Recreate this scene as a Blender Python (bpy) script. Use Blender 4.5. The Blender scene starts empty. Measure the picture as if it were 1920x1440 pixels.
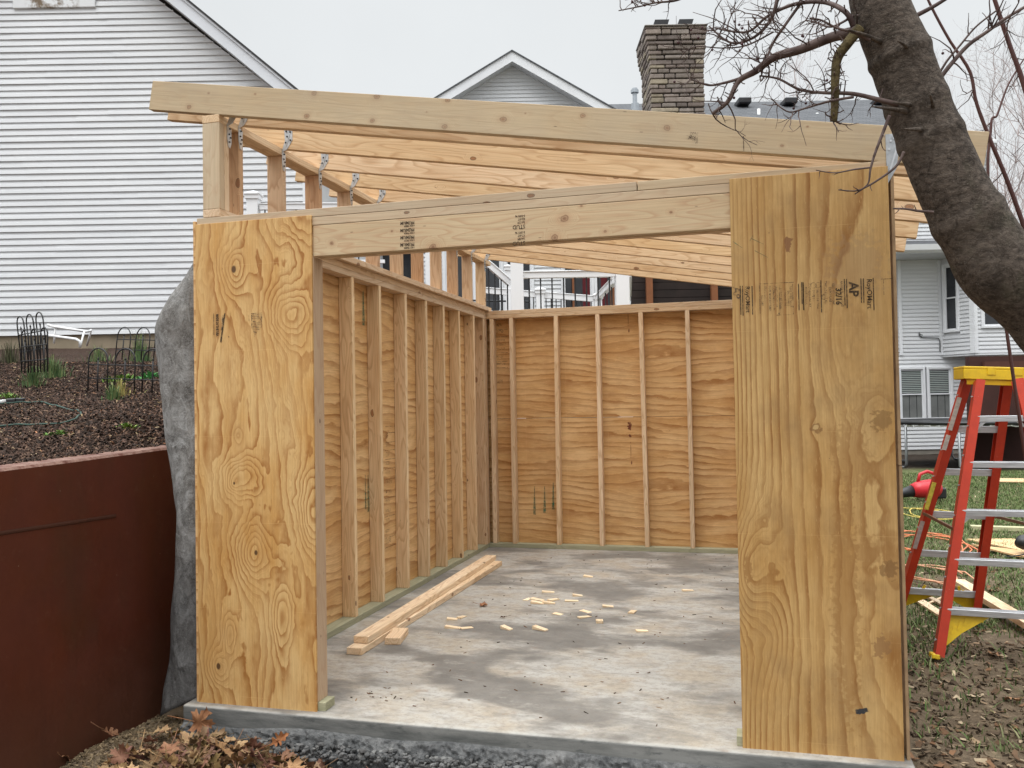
import bpy, bmesh, math, random
import numpy as np
from mathutils import Vector, Matrix, noise as mnoise
C = bpy.context.scene.collection
random.seed(7); rng = np.random.default_rng(11)
R_ = math.radians

# ------------------------------------------------------------------ camera
CAM = np.array([2.7077, -3.8251, 1.4777]); YAW, PITCH, ROLL, FOC = 0.2641, 0.0244, -0.0172, 1613.26
_F = np.array([-math.sin(YAW)*math.cos(PITCH), math.cos(YAW)*math.cos(PITCH), math.sin(PITCH)])
_R = np.array([math.cos(YAW), math.sin(YAW), 0.0]); _U = np.cross(_R, _F)
_R2 = math.cos(ROLL)*_R + math.sin(ROLL)*_U; _U2 = -math.sin(ROLL)*_R + math.cos(ROLL)*_U
_FH = np.array([-math.sin(YAW), math.cos(YAW), 0.0])
def ray(u, v): return _F + _R2*(u-960)/FOC + _U2*(720-v)/FOC
def onp(u, v, ax, val):
    d = ray(u, v); return Vector(CAM + d*((val-CAM[ax])/d[ax]))
def P(u, v, d): return Vector(CAM + ray(u, v)*d)
def W(u, v, b):                      # point of the vertical plane square to the view, b away -> (a, z)
    d = ray(u, v); t = b/(d@_FH); q = d*t
    return float(q@_R), float(CAM[2]+q[2])
def G(a, b, z=0.0): return Vector(CAM*np.array([1, 1, 0]) + _R*a + _FH*b + np.array([0, 0, z]))

cam_d = bpy.data.cameras.new('camera'); cam = bpy.data.objects.new('camera', cam_d); C.objects.link(cam)
cam_d.sensor_width = 36; cam_d.lens = FOC/1920*36; cam_d.clip_start = .05; cam_d.clip_end = 500
M3 = Matrix(((_R2[0], _U2[0], -_F[0]), (_R2[1], _U2[1], -_F[1]), (_R2[2], _U2[2], -_F[2])))
cam.matrix_world = Matrix.Translation(Vector(CAM)) @ M3.to_4x4()
bpy.context.scene.camera = cam

# ------------------------------------------------------------------ objects
def tag(o, label=None, cat=None, group=None, kind=None):
    if label: o['label'] = label
    if cat: o['category'] = cat
    if group: o['group'] = group
    if kind: o['kind'] = kind
    return o
def empty(name, loc=(0, 0, 0), rz=0.0, label=None, cat=None, group=None):
    o = bpy.data.objects.new(name, None); C.objects.link(o); o.empty_display_size = .1
    o.location = loc; o.rotation_euler = (0, 0, rz)
    return tag(o, label, cat, group)
class MB:
    def __init__(s): s.v = []; s.f = []; s.c = []
    def add(s, vs, fs, col=None):
        n = len(s.v); s.v += [tuple(p) for p in vs]; s.f += [tuple(i+n for i in f) for f in fs]
        if col is not None: s.c += [col]*len(vs)
        return s
    def box(s, x0, x1, y0, y1, z0, z1, col=None, M=None):
        vs = [Vector((x, y, z)) for z in (z0, z1) for y in (y0, y1) for x in (x0, x1)]
        if M is not None: vs = [M @ p for p in vs]
        return s.add(vs, [(0, 2, 3, 1), (4, 5, 7, 6), (0, 1, 5, 4), (2, 6, 7, 3), (0, 4, 6, 2), (1, 3, 7, 5)], col)
    def bar(s, p0, p1, w, h, up=(0, 0, 1), col=None):
        p0, p1 = Vector(p0), Vector(p1); x = p1-p0; L = x.length; x.normalize()
        y = Vector(up).cross(x).normalized(); z = x.cross(y)
        M = Matrix.Translation(p0) @ Matrix((x, y, z)).transposed().to_4x4()
        return s.box(0, L, -w/2, w/2, -h/2, h/2, col, M)
    def tube(s, pts, rad, n=8, caps=True, col=None, wob=0):
        pts = [Vector(p) for p in pts]
        if not hasattr(rad, '__len__'): rad = [rad]*len(pts)
        vs = []; fs = []; ref = None
        for i, p in enumerate(pts):
            t = (pts[min(i+1, len(pts)-1)]-pts[max(i-1, 0)]).normalized()
            if ref is None:
                ref = Vector((0, 0, 1)) if abs(t.z) < .9 else Vector((1, 0, 0))
            a = t.cross(ref).normalized(); b = a.cross(t); ref = b
            for k in range(n):
                an = 2*math.pi*k/n; r = rad[i]
                if wob: r *= 1+wob*mnoise.noise(Vector((math.cos(an)*1.3, math.sin(an)*1.3, 0))+p*5)+wob*.5*mnoise.noise(Vector((math.cos(an)*3, math.sin(an)*3, 0))+p*16)
                vs.append(p+a*math.cos(an)*r+b*math.sin(an)*r)
        for i in range(len(pts)-1):
            for k in range(n):
                fs.append((i*n+k, i*n+(k+1) % n, (i+1)*n+(k+1) % n, (i+1)*n+k))
        if caps: fs.append(tuple(range(n))[::-1]); fs.append(tuple(range((len(pts)-1)*n, len(pts)*n)))
        return s.add(vs, fs, col)
    def prism(s, poly, n, col=None):     # poly: 3D points, extruded by vector n
        poly = [Vector(p) for p in poly]; n = Vector(n); k = len(poly)
        fs = [tuple(range(k)), tuple(range(k, 2*k))[::-1]]+[(i, i+k, (i+1) % k+k, (i+1) % k) for i in range(k)]
        return s.add(poly+[p+n for p in poly], fs, col)
    def build(s, name, mat, parent=None, bevel=0, smooth=False, label=None, fix=True, color=None, seg=1):
        me = bpy.data.meshes.new(name); me.from_pydata(s.v, [], s.f)
        if s.c and len(s.c) == len(s.v):
            ca = me.color_attributes.new('tone', 'FLOAT_COLOR', 'POINT')
            arr = np.ones((len(s.v), 4), np.float32); arr[:, :3] = np.array(s.c); ca.data.foreach_set('color', arr.ravel())
        if bevel or fix:
            bm = bmesh.new(); bm.from_mesh(me)
            if fix: bmesh.ops.recalc_face_normals(bm, faces=bm.faces)
            if bevel: bmesh.ops.bevel(bm, geom=bm.edges[:], offset=bevel, segments=seg, affect='EDGES', profile=.5)
            bm.to_mesh(me); bm.free()
        if smooth: me.polygons.foreach_set('use_smooth', [True]*len(me.polygons))
        me.materials.append(mat)
        o = bpy.data.objects.new(name, me); C.objects.link(o)
        if parent: o.parent = parent
        if label: o['label'] = label
        if color: o.color = (*color, 1)
        return o

# ------------------------------------------------------------------ node materials
class NT:
    def __init__(s, name, rough=.7, spec=.3):
        s.m = bpy.data.materials.new(name); s.m.use_nodes = True; s.t = s.m.node_tree
        s.b = s.t.nodes['Principled BSDF']; s.b.inputs['Roughness'].default_value = rough
        s.b.inputs['Specular IOR Level'].default_value = spec
    def n(s, typ, ins=None, out=0, **kw):
        nd = s.t.nodes.new(typ)
        for k, v in kw.items(): setattr(nd, k, v)
        for k, v in (ins or {}).items():
            s.put(nd.inputs[k], v)
        return nd.outputs[out] if out is not None else nd
    def put(s, sock, v):
        if isinstance(v, bpy.types.NodeSocket): s.t.links.new(v, sock)
        else:
            if hasattr(sock.default_value, '__len__') and hasattr(v, '__len__') and len(v) == 3 and len(sock.default_value) == 4: v = (*v, 1)
            sock.default_value = v
    def mt(s, op, a, b=0.0, c=None):
        ins = {0: a, 1: b}
        if c is not None: ins[2] = c
        return s.n('ShaderNodeMath', ins, operation=op)
    def obj(s): return s.n('ShaderNodeTexCoord', out='Object')
    def geo(s): return s.n('ShaderNodeNewGeometry', out='Position')
    def rnd(s): return s.n('ShaderNodeObjectInfo', out='Random')
    def ocol(s): return s.n('ShaderNodeObjectInfo', out='Color')
    def mapv(s, v, scale=(1, 1, 1), loc=(0, 0, 0), rot=(0, 0, 0)):
        return s.n('ShaderNodeMapping', {'Vector': v, 'Scale': scale, 'Location': loc, 'Rotation': rot})
    def vadd(s, a, b): return s.n('ShaderNodeVectorMath', {0: a, 1: b}, operation='ADD')
    def noise(s, v, scale=1, detail=4, rough=.5, dist=0, out=0):
        return s.n('ShaderNodeTexNoise', {'Vector': v, 'Scale': scale, 'Detail': detail, 'Roughness': rough, 'Distortion': dist}, out=out)
    def vor(s, v, scale=1, out='Distance', rand=1, feature='F1'):
        return s.n('ShaderNodeTexVoronoi', {'Vector': v, 'Scale': scale, 'Randomness': rand}, out=out, feature=feature)
    def ramp(s, f, stops, interp='LINEAR'):
        nd = s.n('ShaderNodeValToRGB', {'Fac': f}, out=None); cr = nd.color_ramp; cr.interpolation = interp
        while len(cr.elements) < len(stops): cr.elements.new(.5)
        for e, (p, c) in zip(cr.elements, stops):
            e.position = p; c = c if hasattr(c, '__len__') else (c, c, c); e.color = (*c[:3], 1)
        return nd.outputs[0]
    def rng(s, f, a, b, c=0.0, d=1.0, smooth=False):
        return s.n('ShaderNodeMapRange', {'Value': f, 'From Min': a, 'From Max': b, 'To Min': c, 'To Max': d}, interpolation_type='SMOOTHSTEP' if smooth else 'LINEAR')
    def mix(s, f, a, b, mode='MIX'):
        nd = s.t.nodes.new('ShaderNodeMix'); nd.data_type = 'RGBA'; nd.blend_type = mode
        s.put(nd.inputs[0], f); s.put(nd.inputs[6], a); s.put(nd.inputs[7], b); return nd.outputs[2]
    def sep(s, v): nd = s.n('ShaderNodeSeparateXYZ', {0: v}, out=None); return nd.outputs[0], nd.outputs[1], nd.outputs[2]
    def comb(s, x, y, z): return s.n('ShaderNodeCombineXYZ', {0: x, 1: y, 2: z})
    def base(s, c): s.put(s.b.inputs['Base Color'], c); return s
    def rough(s, c): s.put(s.b.inputs['Roughness'], c); return s
    def bump(s, h, strength=.3, dist=.01):
        s.t.links.new(s.n('ShaderNodeBump', {'Height': h, 'Strength': strength, 'Distance': dist}), s.b.inputs['Normal']); return s

def plain(name, col, rough=.6, var=.08, scale=6, spec=.3, metal=0, bump=0, bscale=60, grime=0):
    t = NT(name, rough, spec); g = t.geo()
    n1 = t.noise(g, scale, 5, .6); c = t.mix(t.rng(n1, .3, .7), [x*(1-var) for x in col], [min(1, x*(1+var)) for x in col])
    if grime: c = t.mix(t.rng(t.noise(g, scale*.35, 6, .65), .52, .75, 0, grime), c, (.16, .14, .11))
    t.base(c); t.b.inputs['Metallic'].default_value = metal
    if bump: t.bump(t.noise(g, bscale, 3), bump, .005)
    return t.m

# construction lumber: local X runs along the grain
def lumber_mat(name, light, mid, dark, knot=(.16, .07, .03), grey=0, gstr=.5, kn_list=()):
    t = NT(name, .62, .25); ob = t.obj(); off = t.mt('MULTIPLY', t.rnd(), 83.0)
    v = t.vadd(ob, t.comb(off, off, off))
    base = t.mapv(v, (1.1, 9, 9))
    # knots
    kv = t.mapv(v, (4.6, 8.5, 8.5)); jit = t.noise(v, 30, 3)
    kd = t.mt('ADD', t.vor(kv, 1.0), t.mt('MULTIPLY', t.mt('SUBTRACT', jit, .5), .07))
    kc = t.vor(kv, 1.0, out='Color'); kr, kg, kb = t.sep(kc)
    size = t.rng(kr, .5, 1, .04, .115)
    near = t.mt('SUBTRACT', kd, size)
    push = t.mt('MULTIPLY', t.rng(near, 0, .20, 1, 0, True), t.rng(kr, .5, .7))
    fib = t.noise(t.mapv(v, (3, 150, 150)), 1, 4, .65)
    km = None
    if kn_list:
        ox, oy, oz = t.sep(ob)
        for kx_, kz_, kr_ in kn_list:
            du = t.mt('MULTIPLY', t.mt('SUBTRACT', ox, kx_), 1/(kr_*1.25)); dw = t.mt('MULTIPLY', t.mt('SUBTRACT', oz, kz_), 1/kr_)
            d_ = t.mt('SQRT', t.mt('ADD', t.mt('MULTIPLY', du, du), t.mt('MULTIPLY', dw, dw))); km = d_ if km is None else t.mt('MINIMUM', km, d_)
        km = t.mt('ADD', km, t.rng(jit, .3, .7, -.35, .35))
        push = t.mt('MAXIMUM', t.mt('MULTIPLY', push, .2), t.rng(km, .5, 4.5, 1.3, 0, True))
    fld = t.mt('ADD', t.noise(base, 1.0, 2, .45, .2), t.mt('MULTIPLY', push, .35))
    ring = t.mt('FRACT', t.mt('MULTIPLY', fld, 13.0))
    ringm = t.ramp(ring, [(0, .0), (.55, .25), (.86, 1), (1, 0)])
    patch = t.noise(t.mapv(v, (.9, 5, 5)), 1.6, 4, .55)
    c = t.mix(t.rng(patch, .3, .7), light, mid)
    c = t.mix(t.mt('MULTIPLY', ringm, gstr), c, dark)
    c = t.mix(t.rng(fib, .42, .75, 0, .5), c, [x*.66 for x in mid]); c = t.mix(t.rng(fib, .42, .2, 0, .35), c, [min(1, x*1.15) for x in light])
    kn = t.rng(near, -.012, .018, 1, 0, True)
    rim = t.rng(t.mt('ABSOLUTE', t.mt('SUBTRACT', near, .008)), 0, .018, .85, 0)
    hask = t.mt('GREATER_THAN', kr, 2.0 if kn_list else .53)
    kring = t.mt('FRACT', t.mt('MULTIPLY', kd, 28.0)); c = t.mix(t.mt('MULTIPLY', t.mt('MULTIPLY', kn, hask), .85), c, t.mix(t.mt('MULTIPLY', kg, kring), knot, [x*2.3 for x in knot]))
    c = t.mix(t.mt('MULTIPLY', rim, hask), c, [x*.4 for x in knot])
    if km is not None:
        c = t.mix(t.rng(km, .25, 1.0, .9, 0, True), c, [x*1.3 for x in knot]); c = t.mix(t.rng(t.mt('ABSOLUTE', t.mt('SUBTRACT', km, .95)), 0, .3, .9, 0), c, (.09, .05, .028)); c = t.mix(t.rng(km, 1, 3.2, .35, 0, True), c, dark)
    # nail heads, scuffs
    sp = t.vor(t.mapv(v, (5, 24, 24)), 1.0); c = t.mix(t.rng(sp, .035, .05, .75, 0), c, (.10, .06, .035))
    if grey: c = t.mix(t.rng(t.noise(v, 3.2, 5, .6), .4, .75, 0, grey), c, (.36, .32, .26))
    c = t.mix(t.rng(t.noise(v, 11, 5, .65), .62, .82, 0, .35), c, [x*.6 for x in mid])
    c = t.mix(1.0, c, t.ocol(), 'MULTIPLY')
    t.base(c); t.bump(t.mt('ADD', fib, t.mt('MULTIPLY', ringm, .3)), .25, .002)
    return t.m
PINE = lumber_mat('pine_lumber', (.74, .57, .39), (.63, .44, .265), (.42, .235, .115), gstr=.62)
PALE = lumber_mat('weathered_pine_lumber', (.56, .45, .315), (.50, .38, .25), (.41, .25, .155), grey=.25, gstr=.4)
HEADW = lumber_mat('header_pine', (.60, .48, .325), (.545, .41, .265), (.43, .24, .14), grey=.12, gstr=.55, knot=(.07, .03, .018), kn_list=((1.266, .019, .014), (1.222, -.066, .012), (.630, -.072, .014), (1.455, -.053, .006), (.101, -.017, .007), (1.348, .071, .004), (1.749, .012, .005), (.42, .02, .004)))
RAFTW = lumber_mat('front_rafter_pine', (.55, .445, .305), (.495, .385, .25), (.40, .26, .16), grey=.35, gstr=.25, knot=(.17, .09, .05), kn_list=((.949, .062, .011), (.928, -.054, .010), (1.290, .065, .011), (1.288, -.052, .009), (1.659, .068, .009), (1.665, -.059, .010), (1.947, -.005, .011), (2.325, .036, .009), (2.710, .005, .010), (.242, -.047, .010), (.349, .029, .004), (3.209, -.038, .005), (1.562, .006, .003), (2.05, .03, .003), (3.3, .05, .003), (.62, .04, .004)))
TREATED = lumber_mat('treated_lumber', (.42, .40, .27), (.36, .345, .22), (.25, .25, .15), (.14, .12, .06))

# rotary-cut plywood face; (u, w) in the sheet plane, w along the grain
def ply_mat(name, gu, gw, cols, field, count, warp=(3.0, .55), wamp=.5, knots=(), blot=.5, marks=(), obj=True, sharp=1.0, gain=1.0):
    t = NT(name, .58, .3)
    xyz = t.sep(t.obj() if obj else t.geo()); u = xyz[gu]; w = xyz[gw]
    uw = t.comb(u, w, 0.0)
    jit = t.mt('MULTIPLY', t.mt('SUBTRACT', t.noise(t.mapv(uw, (34, 7, 1)), 1, 4, .65), .5), .05*sharp)
    big = t.mt('MULTIPLY', t.mt('SUBTRACT', t.noise(t.mapv(uw, (warp[0], warp[1], 1)), 1, 2, .45, .25), .5), wamp)
    med = t.mt('MULTIPLY', t.mt('SUBTRACT', t.noise(t.mapv(uw, (warp[0]*2.6, warp[1]*3.2, 1), (7, 3, 0)), 1, 3, .5, .3), .5), wamp*.32)
    s = t.mt('ADD', t.mt('ADD', field(t, u, w), jit), t.mt('ADD', big, med)); kmask = None
    for ku, kw, su, sw, amp, dark in knots:
        du = t.mt('DIVIDE', t.mt('SUBTRACT', u, ku), su); dw = t.mt('DIVIDE', t.mt('SUBTRACT', w, kw), sw)
        r2 = t.mt('ADD', t.mt('MULTIPLY', du, du), t.mt('MULTIPLY', dw, dw))
        r2 = t.mt('MULTIPLY', r2, t.rng(t.noise(uw, 9, 2), .2, .8, .6, 1.4))
        s = t.mt('ADD', s, t.mt('MULTIPLY', t.mt('EXPONENT', t.mt('MULTIPLY', r2, -1.0)), amp))
        if dark:
            m = t.rng(r2, .015*dark, .05*dark, 1, 0, True); kmask = m if kmask is None else t.mt('MAXIMUM', kmask, m)
    ring = t.mt('FRACT', t.mt('MULTIPLY', s, count))
    rm = t.ramp(ring, [(0, .0), (.30, .03), (.60, .30), (.80, .80), (.92, 1.0), (.975, .3), (1.0, 0)])
    fine = t.ramp(t.mt('FRACT', t.mt('MULTIPLY', s, count*4.0)), [(0, 0), (.5, .2), (.85, 1), (1, 0)])
    pale, amber, dark, dirt = cols
    fib = t.noise(t.mapv(uw, (130, 4, 1)), 1, 4, .65)
    c = t.mix(t.rng(t.noise(t.mapv(uw, (5, 1.6, 1), (5, 1, 0)), 1, 5, .6), .36, .64), pale, amber)
    amt = t.mt('MULTIPLY', t.mt('MULTIPLY', rm, gain), t.rng(t.noise(t.mapv(uw, (7, 1.6, 1), (1, 9, 0)), 1, 3), .3, .62, .15, 1.0))
    c = t.mix(t.mt('MULTIPLY', fine, t.rng(t.noise(t.mapv(uw, (5, 1.5, 1), (3, 3, 0)), 1, 3), .4, .65, 0, .28)), c, dark)
    c = t.mix(amt, c, dark)
    sp2 = t.noise(t.mapv(uw, (60, 14, 1)), 1, 4, .7); c = t.mix(t.rng(sp2, .56, .78, 0, .45), c, [x*.62 for x in amber]); c = t.mix(t.rng(sp2, .44, .28, 0, .35), c, [min(1, x*1.18) for x in pale])
    c = t.mix(t.rng(fib, .44, .75, 0, .5), c, [x*.68 for x in amber]); c = t.mix(t.rng(fib, .42, .22, 0, .35), c, [min(1, x*1.2) for x in pale])
    fl = t.vor(t.mapv(uw, (90, 16, 1)), 1.0); c = t.mix(t.rng(fl, .05, .14, .35, 0), c, [min(1, x*1.25) for x in pale])
    bl = t.noise(t.mapv(uw, (3.2, 2.3, 1), (2, 4, 0)), 1, 5, .62); c = t.mix(t.rng(bl, .52, .74, 0, blot), c, dirt)
    ln = t.mt('ABSOLUTE', t.mt('SUBTRACT', t.mt('FRACT', t.mt('MULTIPLY', t.mt('ADD', w, .16), 2.31)), .5))
    c = t.mix(t.mt('MULTIPLY', t.rng(ln, 0, .004, .35, 0), t.rng(t.noise(uw, 5, 2), .4, .6)), c, [min(1, x*1.2) for x in pale])
    if kmask is not None: c = t.mix(t.mt('MULTIPLY', kmask, .92), c, (.075, .035, .015))
    for mu, mw, su, sw, col, al in marks:
        du = t.mt('DIVIDE', t.mt('SUBTRACT', u, mu), su); dw = t.mt('DIVIDE', t.mt('SUBTRACT', w, mw), sw)
        r2 = t.mt('SQRT', t.mt('ADD', t.mt('MULTIPLY', du, du), t.mt('MULTIPLY', dw, dw)))
        r2 = t.mt('ADD', r2, t.rng(t.noise(uw, 45, 3), .3, .7, -.5, .5))
        c = t.mix(t.rng(r2, .7, 1.05, al, 0, True), c, col)
    nl = t.vor(t.mapv(uw, (7, 5, 1)), 1.0); c = t.mix(t.rng(nl, .016, .024, .8, 0), c, (.05, .035, .02))
    t.base(c); t.rough(t.rng(fib, .3, .7, .5, .68)); t.bump(t.mt('ADD', t.mt('MULTIPLY', fib, .6), t.mt('MULTIPLY', rm, .35)), .3, .002)
    return t.m
FRONT_L = ((.66, .44, .195), (.55, .30, .095), (.29, .105, .018), (.36, .20, .08))
FRONT_R = ((.54, .35, .145), (.44, .25, .082), (.235, .095, .02), (.25, .145, .06))
INSIDE = ((.76, .51, .255), (.62, .355, .14), (.33, .135, .034), (.43, .225, .09))
def lin(k, kw=0.0): return lambda t, u, w: t.mt('ADD', t.mt('MULTIPLY', u, k), t.mt('MULTIPLY', w, kw))
def fleft(t, u, w): return t.mt('ADD', t.mt('MULTIPLY', t.mt('POWER', t.mt('MAXIMUM', u, 0.001), .8), 1.1), t.mt('MULTIPLY', w, .06))
def fright(t, u, w): return t.mt('MULTIPLY', t.mt('SUBTRACT', 1.0, t.mt('EXPONENT', t.mt('MULTIPLY', u, -4.6))), 1.0)
DK = (.055, .035, .025)
PLY_L = ply_mat('plywood_face_left', 0, 2, FRONT_L, fleft, 10.5, (3.6, .95), .66, sharp=.8,
    knots=((.224, 2.20, .075, .11, .42, 1.0), (.53, 1.96, .11, .13, .55, 0), (.24, 1.36, .03, .04, .2, 0), (.257, 1.15, .10, .10, .55, 0), (.215, 1.12, .03, .04, .15, 1.0),
           (.335, .775, .10, .14, .5, .25), (.115, .20, .06, .09, .4, .9), (.185, .36, .05, .11, .35, 0), (.48, .47, .06, .16, .35, 0), (.66, .99, .09, .2, .5, 0), (.60, 2.45, .15, .12, .4, 0)), blot=.25)
PLY_R = ply_mat('plywood_face_right', 0, 2, FRONT_R, fright, 14.0, (2.0, .36), .17, sharp=.45,
    knots=((.03, .76, .10, .26, .42, 0), (.10, .50, .10, .18, -.22, 0), (.33, 1.37, .03, .04, .05, 0), (.575, 1.39, .09, .12, .09, 0), (.52, 1.05, .09, .30, .10, 0), (.60, .45, .16, .34, .12, 0), (.42, 1.75, .10, .3, .09, 0)), blot=.65,
    marks=((.235, 2.16, .016, .035, (.20, .085, .035), .85), (.33, 1.372, .024, .024, (.20, .10, .035), .75), (.33, 1.372, .012, .013, (.48, .32, .14), 1), (.585, 1.40, .045, .045, (.21, .115, .04), .65),
           (.04, .77, .018, .06, (.30, .155, .05), .8), (.60, .79, .035, .04, (.17, .085, .03), .65), (.53, .86, .08, .06, (.30, .155, .05), .5), (.56, .47, .035, .045, (.24, .125, .05), .7), (.43, .62, .055, .50, (.30, .155, .05), .55), (.46, 1.25, .07, .16, (.29, .15, .05), .4), (.50, 2.05, .12, .13, (.30, .19, .10), .35), (.38, 2.1, .025, .2, (.32, .16, .05), .4),
           (.475, .205, .026, .013, (.035, .035, .037), 1)))
PLY_IN = ply_mat('plywood_inside_left', gain=1.0, gu=2, gw=1, cols=INSIDE, field=lin(.95, .05), count=13, warp=(2.1, .5), wamp=.46, sharp=.6, blot=.45, marks=())
PLY_BK = ply_mat('plywood_inside_back', gain=.95, gu=2, gw=0, cols=INSIDE, field=lin(.9, .04), count=15, warp=(2.0, .42), wamp=.42, sharp=.6, blot=.55,
    marks=((1.60, 1.20, .006, .03, (.02, .05, .03), 0), (1.24, 1.57, .045, .02, (.13, .025, .012), .95), (1.145, 1.575, .02, .012, (.13, .025, .012), .9), (1.0, 1.58, .09, .004, (.14, .035, .015), .6), (.875, 1.585, .02, .009, (.13, .025, .012), .8), (1.52, 1.10, .012, .035, (.16, .06, .02), .8)))
EDGE = NT('plywood_edge', .8); _g = EDGE.sep(EDGE.obj()); EDGE.base(EDGE.mix(EDGE.rng(EDGE.noise(EDGE.obj(), 9, 4), .3, .7), (.40, .27, .15), (.22, .14, .08))); EDGE = EDGE.m

# ------------------------------------------------------------------ the shed
T, WD, H = .042, .099, 2.467           # stud thickness, stud width, wall height
shed = empty('framed_shed', label='half-built lean-to shed with plywood front panels, open stud walls and bare rafters on the slab', cat='shed')
def beam(name, p0, p1, w, h, mat, up=(0, 0, 1), parent=shed, tint=None, cut=0, label=None):
    # w across, h along `up`; local X along the beam
    p0, p1 = Vector(p0), Vector(p1); x = p1-p0; L = x.length; x.normalize()
    y = Vector(up).cross(x).normalized(); z = x.cross(y)
    b = MB().box(0, L, -w/2, w/2, -h/2, h/2)
    o = b.build(name, mat, None, bevel=.0028, seg=2)
    o.matrix_world = Matrix.Translation(p0) @ Matrix((x, y, z)).transposed().to_4x4()
    o.parent = parent
    tt = tint or (1, 1, 1); k = random.uniform(.9, 1.06); r = random.uniform(-.03, .03)
    o.color = (tt[0]*k, tt[1]*k*(1-r*.5), tt[2]*k*(1-r*2), 1)
    if label: o['label'] = label
    return o
def vstud(x0, y0, z0, z1, along, name='stud', tint=None, mat=None, lean=(0, 0)):
    # stud whose thickness runs along axis `along` ('x' or 'y'); x0,y0 = low corner
    dx, dy = (T, WD) if along == 'x' else (WD, T)
    cx, cy = x0+dx/2, y0+dy/2
    w, h = (dy, dx)
    return beam(name, (cx, cy, z0), (cx+lean[0], cy+lean[1], z1), w, h, mat or PINE, up=(1, 0, 0), tint=tint)
Y0, DB = .014, 4.807                   # framing face at the front, inner face of the back wall
# sole plates
beam('sole_plate', (.0505, Y0, T/2), (.0505, 4.9, T/2), WD, T, TREATED)
beam('sole_plate', (.101, DB+WD/2, T/2), (3.29, DB+WD/2, T/2), WD, T, TREATED)
beam('sole_plate', (3.2495, Y0, T/2), (3.2495, DB-.002, T/2), WD, T, TREATED)
beam('sole_plate', (.101, Y0+WD/2, T/2), (.70, Y0+WD/2, T/2), WD, T, TREATED)
beam('sole_plate', (2.64, Y0+WD/2, T/2), (3.198, Y0+WD/2, T/2), WD, T, TREATED)
z1, z2 = H-T*1.5, H-T*.5
for zz, q in ((z1, 0), (z2, 1)):
    beam('top_plate', (.0505, Y0 + (WD+.001)*q, zz), (.0505, 4.9-(.1)*q, zz), WD, T-.001, PINE)
    beam('top_plate', (.101-.1*q, DB+WD/2, zz), (3.198+.1*q, DB+WD/2, zz), WD, T-.001, PINE)
    beam('top_plate', (3.2495, Y0+(WD+.001)*q, zz), (3.2495, DB-.002, zz), WD, T-.001, PINE)
beam('top_plate', (.101, Y0+WD/2, z1), (3.198, Y0+WD/2, z1), WD, T-.001, PALE, tint=(1.0, .98, .95))
beam('top_plate', (.001, Y0+WD/2, z2), (2.262, Y0+WD/2, z2), WD, T-.001, PALE, tint=(1.0, .98, .95))
beam('top_plate', (2.266, Y0+WD/2, z2), (3.298, Y0+WD/2, z2), WD, T-.001, PALE, tint=(1.0, .98, .95))
ZH = H-2*T
header = beam('header', (.662, Y0+T/2, ZH-.0775), (2.70, Y0+T/2, ZH-.0775), T, .153, HEADW, tint=(1.06, 1.04, .98))
beam('header', (.662, Y0+WD-T/2, ZH-.0775), (2.70, Y0+WD-T/2, ZH-.0775), T, .153, PINE)
ZS = H-2*T
# left wall studs (far edges measured on the photograph)
for yf in (.115, .72, 1.19, 1.655, 2.115, 2.605, 3.065, 3.51, 3.965, 4.41):
    vstud(.001, yf-T, T, ZS, 'y', tint=(1.14, 1.15, 1.08), lean=(0, random.uniform(-.006, .02)))
vstud(.001, DB-T-.004, T, ZS, 'y', tint=(.97, .9, .86)); vstud(.001, DB-2*T-.012, T, ZS, 'y')
vstud(.001, DB-.002+.003, T, ZS, 'y', tint=(.97, .9, .86))
# back wall studs
for xl, ln in ((.14, 0), (.352, .0), (.82, -.008), (1.262, .003), (1.716, .02), (2.16, .006), (2.61, 0), (3.06, 0)):
    vstud(xl, DB, T, ZS, 'x', tint=(1.16, 1.18, 1.2), lean=(-ln, 0))
for yf in (.7, 1.16, 1.62, 2.08, 2.54, 3.0, 3.46, 3.92, 4.38): vstud(3.2, yf-T, T, ZS, 'y')
# front framing
vstud(.62, Y0, T, ZS-.155, 'x', name='trimmer_stud', mat=PALE, tint=(1.03, .93, .88))
vstud(.576, Y0, T, ZS, 'x'); vstud(.102, Y0, T, ZS, 'x')
vstud(2.665, Y0, T, ZS-.155, 'x', name='trimmer_stud'); vstud(2.71, Y0, T, ZS, 'x'); vstud(3.155, Y0, T, ZS, 'x')
# plywood
def sheet(name, x0, x1, y0, y1, z0, z1, mat, label=None):
    b = MB().box(0, x1-x0, 0, y1-y0, 0, z1-z0); o = b.build(name, mat, None, bevel=.0012)
    o.location = (x0, y0, z0); o.parent = shed
    if label: o['label'] = label
    return o
pl = sheet('plywood_panel', .0, .66, 0, .013, -.012, 2.432, PLY_L, 'left plywood front panel with swirling knotty grain')
pr_ = sheet('plywood_panel', 2.664, 3.3, 0, .013, -.012, 2.440, PLY_R, 'right plywood front panel with straight grain and printed stamps')
sheet('plywood_sheathing', -.0145, -.0005, .004, 4.92, .0, 2.45, PLY_IN)
sheet('plywood_sheathing', .0, 3.3, 4.9085, 4.9225, .0, 1.335, PLY_BK)
sheet('plywood_sheathing', .0, 3.3, 4.9085, 4.9225, 1.3385, 2.45, PLY_BK)
sheet('plywood_sheathing', 3.3125, 3.3255, .016, 4.92, -.01, 1.20, EDGE); sheet('plywood_sheathing', 3.3105, 3.3235, .012, 4.92, 1.203, 2.44, EDGE)
# shim strip behind the right-hand sheathing
vstud(3.30-.0, .10, T, ZS, 'y') if False else None
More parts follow.
